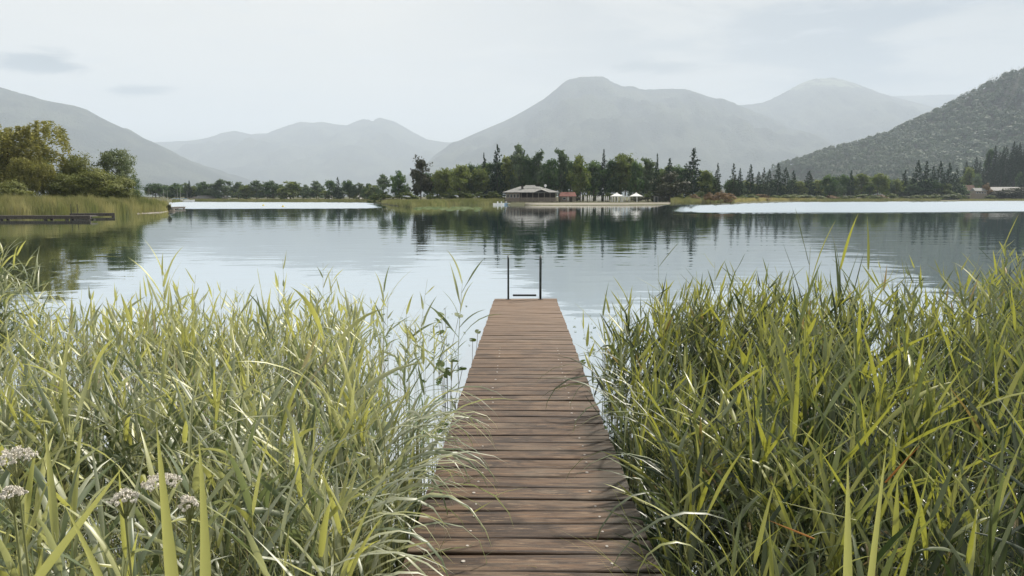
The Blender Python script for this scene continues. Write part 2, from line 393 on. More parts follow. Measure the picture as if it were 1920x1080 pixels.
ridge('mountain', [(60, 330), (150, 290), (250, 268), (300, 266), (350, 264), (375, 261), (400, 256), (420, 248), (440, 245), (455, 248), (470, 252), (485, 250), (500, 250), (520, 243), (540, 235), (562, 228), (585, 230), (605, 228), (630, 233), (650, 235), (668, 227), (680, 223), (692, 224), (699, 228), (705, 222), (712, 220), (725, 224), (740, 228), (755, 236), (770, 245), (800, 261), (830, 266), (842, 267), (855, 265), (880, 262), (940, 290), (1050, 330)], 16400, 5500, 5000, MT['mountain'], seed=9)
ridge('mountain', [(740, 369), (790, 325), (820, 292), (850, 268), (900, 246), (945, 227), (965, 217), (985, 206), (1020, 185), (1045, 165), (1055, 156), (1065, 149), (1090, 144), (1110, 143), (1130, 143), (1140, 148), (1150, 155), (1170, 162), (1185, 161), (1205, 168), (1230, 167), (1260, 166), (1285, 167), (1300, 171), (1325, 180), (1350, 186), (1385, 199), (1410, 208), (1500, 245), (1600, 292), (1700, 340), (1760, 369)], 12000, 4800, 4800, MT['mountain'], seed=15)
ridge('mountain', [(1180, 300), (1250, 260), (1330, 215), (1385, 197), (1410, 195), (1430, 192), (1445, 186), (1460, 179), (1480, 168), (1500, 157), (1515, 151), (1530, 147), (1545, 147), (1560, 145), (1575, 148), (1600, 155), (1625, 164), (1650, 174), (1680, 182), (1740, 198), (1800, 222), (1900, 270), (2000, 310), (2150, 369)], 14000, 5200, 5000, MT['mountain_meadow'], seed=21, spur=.07)
ridge('mountain', [(1450, 300), (1550, 225), (1620, 190), (1670, 180), (1720, 179), (1780, 177), (1850, 180), (2000, 190), (2300, 240), (2500, 369)], 17600, 5000, 4500, MT['mountain'], seed=27)
HP = [(1400, 369.7), (1440, 345), (1470, 314), (1490, 308), (1520, 298), (1560, 284), (1600, 275), (1640, 263), (1680, 253), (1700, 240), (1730, 226), (1760, 212), (1800, 192), (1840, 168), (1880, 145), (1920, 134), (2000, 102), (2200, 60), (2500, 120), (2800, 369)]
hill, HV, hnx, hny = ridge('hill', HP, 2500, 1400, 1500, MT['mountain'], spur=.16, seed=33, nx=200, ny=60)
HG = [(1770, 372), (1800, 350), (1830, 332), (1860, 318), (1920, 300), (2000, 285), (2200, 280), (2400, 372)]
knoll, KV, knx, kny = ridge('hill', HG, 640, 150, 160, MT['mountain'], spur=.05, seed=41, nx=80, ny=30)

# ------------------------------------------------------------------ foliage builders
def quads(C, size, tint, up=0.25, seed=0, aspect=1.6, nrm=None, loose=.6):
    """one small leaf-spray face per centre, random orientation"""
    r = np.random.default_rng(seed); n = len(C)
    a = r.normal(size=(n, 3)); a[:, 2] *= .6
    if nrm is not None:
        q = nrm/np.maximum(np.linalg.norm(nrm, axis=1), 1e-6)[:, None] + r.normal(size=(n, 3))*loose; q /= np.linalg.norm(q, axis=1)[:, None]
        a -= (a*q).sum(1)[:, None]*q
    a /= np.linalg.norm(a, axis=1)[:, None]
    b = np.cross(q, a) if nrm is not None else r.normal(size=(n, 3)); b -= (b*a).sum(1)[:, None]*a; b /= np.linalg.norm(b, axis=1)[:, None]
    s = (size*r.uniform(.6, 1.4, n))[:, None]
    a = a*s*aspect; b = b*s
    V = np.stack([C-a*.5, C+b*.5-a*.1, C+a*.5, C-b*.5+a*.1], 1).reshape(-1, 3)
    return V, np.arange(4*n).reshape(n, 4), np.repeat(tint, 4)
def broad_crown(seed, n=4200, lobes=16, size=.033, airy=0.0, shape='round', base=.02):
    r = np.random.default_rng(seed); L = []
    for i in range(lobes):
        t = r.uniform(0, 1)
        if shape == 'tall': z = base+.16+t*(.74-base); rr = .36*math.sin(math.pi*min(1, .2+.75*t))**.7
        elif shape == 'bush': z = .25+t*.5; rr = .38*(1-t*.6)
        else: z = base+.22+t*(.62-base); rr = .34*math.sin(math.pi*(.22+.66*t))
        th = r.uniform(0, 2*math.pi); q = rr*math.sqrt(r.uniform(.15, 1))
        L.append((q*math.cos(th), q*math.sin(th), z, r.uniform(.13, .21)*(1.0-.25*airy)*(.8 if shape == 'tall' else 1)))
    L.append((0, 0, .84, .11)); L.append((0, 0, .5, .24)); L = np.array(L)
    nc = int(n/26); li = r.choice(len(L), nc, p=L[:, 3]**2/np.sum(L[:, 3]**2))
    d = r.normal(size=(nc, 3)); d /= np.linalg.norm(d, axis=1)[:, None]
    rr = L[li, 3]*r.uniform(.55 if airy < .5 else .8, 1.08, nc)
    cc = L[li, :3] + d*rr[:, None]*np.array([1, 1, .85])
    lt = r.normal(size=len(L))*.28; ct = np.clip(.42 + .22*r.normal(size=nc) + lt[li] + .35*(L[li, 2]-.5), 0, 1)  # lobe tints and paler tops put light and dark into the crown colour
    k = r.integers(0, nc, n); C = cc[k] + r.normal(size=(n, 3))*np.array([.028, .028, .020])*(1+.4*(1-airy))
    m = C[:, 2] < base; C[m, 2] = base + r.uniform(0, .12, m.sum())
    nrm = C - L[li[k], :3]; nrm /= np.maximum(np.linalg.norm(nrm, axis=1), 1e-6)[:, None]; nrm += np.array([0, 0, .35])
    C[:, 2] *= .97/np.percentile(C[:, 2], 99.8)
    tint = np.clip(ct[k] + r.normal(size=n)*.18, 0, 1)
    return quads(C, size, tint, seed=seed+1, nrm=nrm, loose=.45)
def willow_crown(seed, n=9000, size=.014):
    r = np.random.default_rng(seed); ns = 900; C = []; T = []
    lob = [(r.uniform(-.34, .34), r.uniform(-.34, .34), r.uniform(.35, .88), r.uniform(.15, .24)) for _ in range(26)]
    for s in range(ns):
        l = lob[r.integers(len(lob))]; d = r.normal(size=3); d /= np.linalg.norm(d); d[2] = abs(d[2])*.8
        p = np.array(l[:3]) + d*l[3]; ln = r.uniform(.08, .26); t0 = r.uniform(0, 1); m = n//ns
        u = r.uniform(0, 1, m)
        q = np.stack([p[0]+d[0]*.06*u + r.normal(size=m)*.010, p[1]+d[1]*.06*u + r.normal(size=m)*.010, p[2]-ln*u**1.2 + r.normal(size=m)*.006], 1)
        C.append(q); T.append(np.full(m, t0))
    C = np.concatenate(C); T = np.clip(np.concatenate(T)+r.normal(size=len(C))*.12, 0, 1)
    C[:, 2] = np.maximum(C[:, 2], .02); C[:, 2] *= .98/C[:, 2].max()
    return quads(C, size, T, seed=seed+2, aspect=2.4)
def conifer_crown(seed, levels=26, size=.030, base=.06, wid=.5, per=13):
    r = np.random.default_rng(seed); C = []; T = []
    ph = r.uniform(0, 6)
    for i in range(levels):
        t = (i+.5)/levels; z = base + (1-base)*t**.92
        R = wid*(1-t)**.85*(1+.18*math.sin(i*1.9+ph))+.008
        nb = max(4, int(11*(1-t)+4))
        for b in range(nb):
            th = r.uniform(0, 2*math.pi); Rb = R*r.uniform(.6, 1.12); m = max(3, int(per*(.35+1-t)))
            u = np.sqrt(r.uniform(.02, 1, m)); t0 = r.uniform(0, 1)
            q = np.stack([Rb*u*math.cos(th)+r.normal(size=m)*.012, Rb*u*math.sin(th)+r.normal(size=m)*.012, z - .10*u*(1-t) + .03*u**3 + r.normal(size=m)*.008], 1)
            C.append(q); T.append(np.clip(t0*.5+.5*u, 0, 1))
    q = np.stack([np.zeros(12), np.zeros(12), np.linspace(.93, 1.0, 12)], 1); C.append(q); T.append(np.full(12, .5))
    C = np.concatenate(C); T = np.concatenate(T); C[:, 2] = np.maximum(C[:, 2], .015)
    return quads(C, size, T, seed=seed+3, aspect=1.8)
def trunk_mesh(name, r0=.022, top=.8, seed=0, limbs=5):
    r = random.Random(seed); m = MB()
    m.tube([(0, 0, -.03), (r.uniform(-.01, .01), 0, top*.4), (r.uniform(-.02, .02), r.uniform(-.02, .02), top)], [r0, r0*.7, r0*.15], 6)
    for i in range(limbs):
        z = top*r.uniform(.25, .75); a = r.uniform(0, 6.28); l = r.uniform(.12, .26)
        m.tube([(0, 0, z), (math.cos(a)*l*.5, math.sin(a)*l*.5, z+l*.35), (math.cos(a)*l, math.sin(a)*l, z+l*.8)], [r0*.45, r0*.3, r0*.1], 5)
    return m.mesh(name, MT['bark'])
PROTO = {}
def crown_proto(key, builder, mat, r0=.02, top=.8, limbs=5, seed=0):
    V, Fq, T = builder
    PROTO[key] = (npmesh('crown', V, Fq, MT[mat], T), trunk_mesh('trunk', r0, top, seed, limbs))
for k in range(3):
    crown_proto(('olive', k), broad_crown(100+k, shape='round'), 'crown_olive', seed=k)
    crown_proto(('green', k), broad_crown(120+k, shape='tall'), 'crown_green', seed=k+5)
    crown_proto(('light', k), broad_crown(140+k, n=3200, airy=.5, lobes=17, shape='tall'), 'crown_light', seed=k+9)
    crown_proto(('round', k), broad_crown(160+k, shape='round'), 'crown_green', seed=k+14)
    crown_proto(('spruce', k), conifer_crown(200+k, wid=.5+.06*k), 'needles', .016, .9, 0)
    crown_proto(('pale_spruce', k), conifer_crown(220+k, levels=20, wid=.5), 'needles_light', .016, .9, 0)
    crown_proto(('bush', k), broad_crown(240+k, n=1500, lobes=8, shape='bush', size=.05, base=0), 'crown_olive', .02, .4, 3)
    crown_proto(('rust', k), broad_crown(260+k, n=1500, lobes=8, shape='bush', size=.05, base=0), 'rust', .02, .4, 3)
for k in range(2):
    crown_proto(('brown', k), broad_crown(180+k, n=4200, shape='tall', base=.03), 'crown_brown', seed=k+20)
    crown_proto(('dark', k), broad_crown(186+k, n=4000, shape='round', base=.0), 'crown_brown', seed=k+20)
    crown_proto(('bigwillow', k), willow_crown(300+k, n=26000), 'crown_willow', .03, .75, 7, seed=k)
    crown_proto(('bigolive', k), broad_crown(320+k, n=15000, lobes=22, size=.019, shape='round', base=.0), 'crown_gold', .02, .7, 7, seed=k)
crown_proto(('bigairy', 0), broad_crown(330, n=9000, lobes=24, size=.018, airy=.9, shape='round', base=.12), 'crown_silver', .025, .8, 9, seed=4)
crown_proto(('bigdark', 0), broad_crown(334, n=11000, lobes=16, size=.015, shape='tall', base=.0), 'crown_green', .02, .8, 5, seed=4)
ORD = 'first second third fourth fifth sixth seventh eighth ninth tenth eleventh twelfth thirteenth fourteenth fifteenth sixteenth seventeenth eighteenth nineteenth twentieth'.split()
TENS = ['', '', 'twenty', 'thirty', 'forty', 'fifty', 'sixty', 'seventy', 'eighty', 'ninety']
def ordinal(i):
    if i == 99: return 'hundredth'
    if i > 99: return 'hundred-and-' + ordinal(i-100)
    if i < 20: return ORD[i]
    if (i+1) % 10 == 0: return TENS[(i+1)//10][:-1] + 'ieth'
    return TENS[(i+1)//10] + '-' + ORD[(i+1) % 10 - 1]
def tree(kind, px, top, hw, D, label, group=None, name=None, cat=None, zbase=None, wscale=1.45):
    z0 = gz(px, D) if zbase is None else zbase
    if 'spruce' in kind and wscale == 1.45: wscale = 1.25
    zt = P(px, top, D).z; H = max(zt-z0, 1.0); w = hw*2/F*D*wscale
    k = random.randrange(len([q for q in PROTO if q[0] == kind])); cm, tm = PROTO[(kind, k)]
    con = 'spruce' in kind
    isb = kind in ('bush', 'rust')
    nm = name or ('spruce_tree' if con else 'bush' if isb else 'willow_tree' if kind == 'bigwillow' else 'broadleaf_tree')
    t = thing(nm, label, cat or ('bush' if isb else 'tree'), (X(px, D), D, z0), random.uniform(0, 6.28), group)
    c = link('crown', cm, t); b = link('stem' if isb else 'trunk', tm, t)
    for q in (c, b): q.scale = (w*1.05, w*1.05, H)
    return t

# --- trees of the wooded point
KW = {'olive': 'olive green round-crowned tree', 'green': 'tall deep green broadleaf tree', 'light': 'airy pale green tree', 'round': 'round dark green tree',
      'brown': 'tall blunt brownish tree', 'dark': 'low dark brownish tree', 'spruce': 'dark pointed spruce', 'pale_spruce': 'lighter green pointed conifer', 'bush': 'low olive bush', 'rust': 'rusty brown bush'}
POINT = [('light', 719, 325, 15), ('round', 749, 319, 14), ('brown', 789, 292, 21), ('olive', 824, 318, 13), ('olive', 837, 313, 17), ('olive', 863, 307, 20), ('green', 883, 306, 12), ('olive', 902, 314, 18),
         ('spruce', 908, 288, 9), ('spruce', 933, 272, 15), ('olive', 957, 290, 19), ('light', 973, 267, 20), ('green', 990, 292, 16), ('light', 1010, 280, 17), ('green', 1031, 296, 15), ('light', 1052, 277, 19),
         ('green', 1070, 300, 14), ('olive', 1088, 289, 18), ('green', 1113, 299, 15), ('spruce', 1131, 281, 10), ('green', 1149, 297, 14), ('olive', 1172, 286, 24), ('green', 1192, 300, 14), ('light', 1214, 294, 21), ('spruce', 1231, 289, 8),
         ('spruce', 1254, 298, 15), ('dark', 1256, 323, 25), ('spruce', 1298, 279, 22), ('olive', 1322, 317, 15), ('pale_spruce', 1344, 306, 11), ('light', 1335, 328, 14)]
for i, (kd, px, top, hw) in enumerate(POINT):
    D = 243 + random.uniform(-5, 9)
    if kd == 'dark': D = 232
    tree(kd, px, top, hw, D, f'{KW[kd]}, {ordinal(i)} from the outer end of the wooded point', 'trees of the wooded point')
xs_ = list(range(806, 1345, 15))
for i, px in enumerate(xs_):
    px += random.uniform(-5, 5); top = float(np.interp(px, [800, 860, 930, 1050, 1200, 1300, 1345], [322, 312, 296, 296, 304, 305, 328])) + random.uniform(0, 14)
    tree(random.choice(['green', 'round', 'green', 'olive']), px, top, random.uniform(12, 18), 266+random.uniform(-4, 10), f'dark green tree deep in the wooded point, {ordinal(i)} of the back row', 'trees deep in the wooded point')
xs_ = [705, 722, 742, 760, 775, 806, 822, 840, 858, 880, 898, 917, 930, 1090, 1104, 1120, 1139, 1195, 1215, 1238, 1275, 1292, 1310]
for i, px in enumerate(xs_):
    tree('dark' if 1030 < px < 1250 and i % 2 else 'bush', px+random.uniform(-3, 3), random.uniform(357, 366), random.uniform(9, 14), 234, f'low bush at the foot of the wood, {ordinal(i)} from its far-shore end', 'bushes along the foot of the wood', name='bush', cat='bush')
tree('bush', 1141, 361, 9, 231, 'yellowish bush beside the furled parasols on the beach', None, name='bush', cat='bush')
for i, (px, top, hw) in enumerate([(1352, 357, 16), (1332, 360, 12), (1370, 362, 13), (1300, 364, 14)]):
    tree('rust', px, top, hw, 226 + i, ['big rusty bush at the tip of the wooded point', 'brown bush between the tall spruce and the rusty bush', 'small rusty bush beside the pale dry grass', 'brown bush at the foot of the tall spruce'][i])
# --- trees behind the eastern bay
EAST = [('pale_spruce', 1374, 308, 13), ('spruce', 1386, 316, 9), ('spruce', 1406, 309, 12), ('spruce', 1421, 322, 9), ('pale_spruce', 1431, 315, 10), ('spruce', 1441, 318, 10), ('spruce', 1457, 306, 11), ('spruce', 1471, 315, 14), ('spruce', 1486, 320, 9),
        ('olive', 1500, 338, 11), ('spruce', 1515, 321, 14), ('olive', 1535, 336, 12), ('green', 1553, 326, 13), ('light', 1568, 330, 12), ('green', 1581, 326, 12), ('spruce', 1594, 320, 9), ('olive', 1614, 324, 16), ('round', 1630, 330, 12), ('olive', 1645, 324, 15),
        ('light', 1662, 331, 13), ('olive', 1680, 334, 12), ('spruce', 1694, 320, 11), ('spruce', 1718, 301, 13), ('spruce', 1734, 303, 13), ('spruce', 1747, 312, 11), ('spruce', 1760, 303, 13), ('spruce', 1777, 306, 13), ('green', 1713, 344, 13), ('green', 1741, 333, 18), ('olive', 1772, 343, 13), ('spruce', 1791, 318, 12)]
EAST.sort(key=lambda q: q[1])
for i, (kd, px, top, hw) in enumerate(EAST):
    D = shore_at(px) + random.uniform(22, 40)
    tree(kd, px, top, hw, D, f'{KW[kd]} behind the bright bay, {ordinal(i)} counting towards the dark knoll', 'trees behind the bright bay')
for i in range(26):
    px = 1366 + i*17 + random.uniform(-5, 5)
    tree(random.choice(['olive', 'round', 'light', 'green', 'olive']), px, random.uniform(334, 347), random.uniform(11, 16), shore_at(px)+55, f'lower tree behind the bright bay, {ordinal(i)} towards the dark knoll', 'lower trees behind the bright bay')
for i in range(22):
    px = 1376 + i*20 + random.uniform(-6, 6)
    tree('rust' if i in (3, 9, 14) else 'bush', px, random.uniform(362, 368), random.uniform(9, 15), shore_at(px)+12, f'low bush on the shore of the bright bay, {ordinal(i)} towards the dark knoll', 'bushes on the shore of the bright bay')
# --- conifers on the knoll
def hz_of(Vv, nx, ny, j, i): return Vv[j*(nx+1)+i]
kn = 0
for row, j in enumerate((2, 4, 6, 8, 10, 12, 14, 15)):
    for i in range(1+row % 2, 50, 2):
        v = hz_of(KV, knx, kny, j, min(i, knx)); 
        u = 960 + F*v[0]/v[1]
        if u < 1795 or u > 2140: continue
        if 1806 < u < 1872 and row < 2: continue
        z = v[2]; H = random.uniform(17, 23)
        kd = 'spruce' if random.random() < .85 else 'green'
        t = thing('spruce_tree' if kd == 'spruce' else 'broadleaf_tree', f'{"dark spruce" if kd == "spruce" else "dark green broadleaf tree"} on the knoll behind the lakeside house, {ordinal(kn)} counting upwards', 'tree', (v[0]+random.uniform(-2, 2), v[1]+random.uniform(-3, 3), z-.5), random.uniform(0, 6), 'trees on the dark knoll')
        cm, tm = PROTO[(kd, random.randrange(3))]
        c = link('crown', cm, t); b = link('trunk', tm, t)
        for q in (c, b): q.scale = (H*.42, H*.42, H)
        kn += 1
for lab, kd, px, top, hw, D in [('fresh light green tree behind the lakeside house', 'light', 1829, 325, 9, 500), ('tall olive tree at the corner of the lakeside house', 'olive', 1816, 312, 13, 520), ('orange-brown tree in front of the lakeside roof', 'rust', 1850, 342, 9, 462),
                            ('low green tree beside the lakeside house', 'round', 1798, 350, 12, 460), ('dark bush under the long lakeside roof', 'dark', 1888, 353, 14, 462), ('dark bush at the end of the long lakeside roof', 'dark', 1908, 350, 14, 462), ('dark bush near the chimney of the lakeside house', 'dark', 1868, 357, 10, 464), ('pale hedge bush by the lakeside boathouse path', 'bush', 1810, 364, 10, 455), ('small round bush below the lakeside house', 'bush', 1856, 365, 9, 455)]:
    tree(kd, px, top, hw, D, lab)
# --- far western shore
FAR = [('round', 292, 347, 16), ('green', 312, 350, 11), ('round', 330, 347, 13), ('round', 347, 346, 11), ('spruce', 356, 343, 6), ('olive', 366, 352, 10), ('round', 382, 344, 15), ('light', 402, 346, 12), ('light', 420, 339, 17), ('round', 447, 344, 13), ('olive', 462, 350, 11), ('light', 481, 341, 16), ('round', 512, 342, 14), ('olive', 545, 343, 18),
       ('light', 574, 349, 9), ('round', 594, 342, 14), ('green', 622, 341, 11), ('spruce', 634, 336, 6), ('round', 655, 341, 11), ('light', 673, 346, 12), ('green', 689, 347, 7), ('olive', 701, 350, 12), ('round', 459, 362, 8), ('olive', 533, 365, 8)]
FAR = [('light' if k in ('round', 'green') and i % 2 else k, a, b-4, c*1.1) for i, (k, a, b, c) in enumerate(FAR)]; FAR.sort(key=lambda q: q[1])  # some green trees swapped for paler ones, haze put into their colour
for i, (kd, px, top, hw) in enumerate(FAR):
    tree(kd, px, top, hw, shore_at(max(px, 345)) + random.uniform(14, 30), f'{KW[kd]} on the far shore, {ordinal(i)} from the sailing boats', 'trees on the far shore')
for i in range(26):
    px = 285 + i*16.5
    tree(random.choice(['light', 'olive', 'olive', 'light']), px+random.uniform(-4, 4), random.uniform(348, 357), random.uniform(10, 14), shore_at(max(px, 345)) + 50, f'hazy low tree behind the far shore, {ordinal(i)} from the sailing boats', 'low hazy trees on the far shore')
# --- near western point
for lab, kd, px, top, hw, D in [('large golden willow with drooping sprays at the edge of the lake', 'bigwillow', 22, 222, 72, 112), ('golden willow bush leaning over the reed bank', 'bigwillow', 62, 290, 34, 106), ('dark spruce-like tree behind the golden willow', 'bigdark', 92, 283, 22, 122), ('green-gold broad tree between the willow and the airy tree', 'bigolive', 148, 286, 38, 114),
                            ('low olive tree crowding the middle of the reed bank', 'bigolive', 186, 312, 46, 108), ('tall airy tree with an open crown at the end of the bank', 'bigairy', 222, 277, 44, 116), ('small dark green tree leaning out over the bank tip', 'bigdark', 252, 334, 26, 111), ('olive tree low behind the first old jetty', 'bigolive', 118, 322, 32, 107),
                            ('golden shrub low at the foot of the willow', 'bigwillow', 20, 335, 40, 102), ('dark tree filling the gap behind the bank trees', 'bigdark', 130, 300, 34, 126), ('round olive tree below the airy crown', 'bigolive', 222, 330, 32, 109), ('tall golden tree at the far edge of the bank', 'bigwillow', -70, 230, 70, 110), ('olive tree beyond the golden willow', 'bigolive', -150, 260, 60, 112)]:
    if kd == 'bigwillow' and px > 0 and 'shrub' in lab: kd = 'bigolive'
    tree(kd, px, top, hw, D, lab, wscale=1.12)

# ------------------------------------------------------------------ hillside forest (far mass)
def hill_forest():
    r = np.random.default_rng(5); V = []; Q = []; T = []; off = 0
    Ha = np.array(HV).reshape(hny+1, hnx+1, 3)
    jmax = hny//2 + 1
    n = 9000
    js = r.uniform(1, jmax+1.2, n); is_ = r.uniform(4, 158, n)
    C = []; TT = []; S = []; NN = []
    for j, i in zip(js, is_):
        j0, i0 = int(j), int(i); fj, fi = j-j0, i-i0
        p = (Ha[j0, i0]*(1-fj)*(1-fi)+Ha[j0+1, i0]*fj*(1-fi)+Ha[j0, i0+1]*(1-fj)*fi+Ha[j0+1, i0+1]*fj*fi)
        if p[2] < 2: continue
        u = 960+F*p[0]/p[1]
        if u > 2150: continue
        con = mnoise.noise(Vector((p[0]*.0035, p[1]*.0035, 1))) + r.normal()*.25 > .12
        t0 = np.clip((.20 if con else .62) + r.normal()*.24 + mnoise.noise(Vector((p[0]*.0025, p[1]*.0025, 8)))*.5, 0, 1)
        if con:
            H = r.uniform(20, 32); m = 44; t = r.uniform(0, 1, m)**.8; th = r.uniform(0, 6.28, m); R = (1-t)*H*.22
            q = np.stack([R*np.cos(th), R*np.sin(th), t*H], 1); s = np.full(m, 3.8)*(1.15-t)
        else:
            H = r.uniform(16, 25); m = 64; d = r.normal(size=(m, 3)); d /= np.linalg.norm(d, axis=1)[:, None]; d[:, 2] = np.abs(d[:, 2])*1.1-.1
            Rr = r.uniform(7.5, 12); q = d*np.array([Rr, Rr, H*.55]) + np.array([0, 0, H*.42]); q += r.normal(size=(m, 3))*.6; s = np.full(m, 4.2)
        C.append(q+p); NN.append(q-np.array([0, 0, H*.35])); TT.append(np.clip(t0+r.normal(size=m)*.07, 0, 1)); S.append(s)
    C = np.concatenate(C); TT = np.concatenate(TT); S = np.concatenate(S)
    V, Q, T = quads(C, S, TT, seed=11, aspect=1.3, nrm=np.concatenate(NN), loose=.25)
    o = link('forest', npmesh('forest', V, Q, MT['hill_forest'], T)); tag(o, 'mixed forest covering the hazy hillside above the bay', 'forest', kind='stuff')
hill_forest()

# ------------------------------------------------------------------ reed belts and dry grass on the far shores
def blades(n, posf, hlo, hhi, wid, lean=.25, seed=0):
    r = np.random.default_rng(seed); P0 = np.array([posf(r) for _ in range(n)]); h = r.uniform(hlo, hhi, n)*P0[:, 3]
    a = r.uniform(0, 6.28, n); L = np.stack([np.cos(a)*lean*h*r.uniform(0, 1, n), np.sin(a)*lean*h*r.uniform(0, 1, n), h], 1)
    th = r.uniform(-.9, .9, n); s = np.stack([np.cos(th)*wid, np.sin(th)*wid, np.zeros(n)], 1)
    B = P0[:, :3]; m = B + L*np.array([.35, .35, .6])
    V = np.stack([B-s*.5, B+s*.5, m+s*.5, m-s*.5, B+L+s*.06, B+L-s*.06], 1).reshape(-1, 3)
    base = np.arange(n)[:, None]*6
    Q = np.concatenate([base+np.array([0, 1, 2, 3]), base+np.array([3, 2, 4, 5])])
    return V, Q, np.repeat(np.clip(P0[:, 4]+r.normal(size=n)*.2, 0, 1), 6)
def belt(name, label, cat, px0, px1, d0, d1, n, hlo, hhi, wid, mat, seed, hf=None):
    def posf(r):
        px = r.uniform(px0, px1); s = shore_at(px); D = s + r.uniform(d0, d1) + mnoise.noise(Vector((px*.03, seed, 0)))*1.2
        k = 1.0 if hf is None else hf(px)
        k *= .8+.5*abs(mnoise.noise(Vector((px*.05, D*.2, seed))))
        return (X(px, D), D, max(gz(px, D)-.1, -.1), k, .5+mnoise.noise(Vector((px*.02, D*.15, seed+3))))
    V, Q, T = blades(n, posf, hlo, hhi, wid, .25, seed)
    tag(link(name, npmesh(name, V, Q, MT[mat], T)), label, cat, kind='stuff')
belt('reeds', 'reed belt along the bank below the golden willow', 'reeds', -420, 319, -1.0, 26, 42000, 1.4, 2.2, .045, 'shore_reed', 51, lambda px: float(np.interp(px, [0, 270, 319], [1, .85, .45])))
belt('reeds', 'low reed belt in front of the wooded point', 'reeds', 703, 945, -1.5, 36, 17000, .9, 1.6, .10, 'shore_reed', 52, lambda px: float(np.interp(px, [703, 770, 945], [.6, .8, 1])))
belt('reeds', 'dark reed fringe below the tall spruce', 'reeds', 1258, 1378, -.5, 12, 7000, 1.0, 1.7, .10, 'shore_reed', 53)
belt('grass', 'pale dry grass on the shore of the bright bay', 'grass', 1368, 1530, 1, 18, 9000, .6, 1.6, .14, 'dry_grass', 54)
belt('grass', 'green and tan grass along the bright bay', 'grass', 1500, 1765, -.5, 20, 9000, .6, 1.4, .16, 'shore_reed', 55)
belt('grass', 'lawn and grass below the lakeside house', 'grass', 1800, 1960, 0, 18, 4000, .4, .9, .2, 'shore_reed', 56)
belt('grass', 'green grass along the far shore', 'grass', 322, 705, -.5, 18, 9000, .5, 1.1, .2, 'shore_reed', 57)

# ------------------------------------------------------------------ beach, restaurant and the other far things
def strip(name, px0, px1, dA, dB, z, mat, n=40):
    V = []
    for i in range(n+1):
        px = px0+(px1-px0)*i/n; s = shore_at(px); k = math.sin(math.pi*min(1, max(0, i/n)))**.35
        for d, zz in ((dA-.6, -.12), (dA+.3, .10), (dA+1.6*k+.4, z*.8), (dA+1.2+(dB-dA)*k, z), (dA+2.2+(dB-dA)*k, z-.5)):
            V.append((X(px, s+d), s+d, zz+.03*mnoise.noise(Vector((px*.2, d, 0)))))
    Fc = [(i*5+j, (i+1)*5+j, (i+1)*5+j+1, i*5+j+1) for i in range(n) for j in range(4)]
    o = link(name, npmesh(name, V, Fc, MT[mat], smooth_=True)); tag(o, kind='structure')
strip('beach', 985, 1270, .6, 5, .62, 'sand')
strip('beach', 1366, 1500, 0, 3, .45, 'sand')
strip('sandbank', 255, 324, -.8, 1, .12, 'sand', 24)

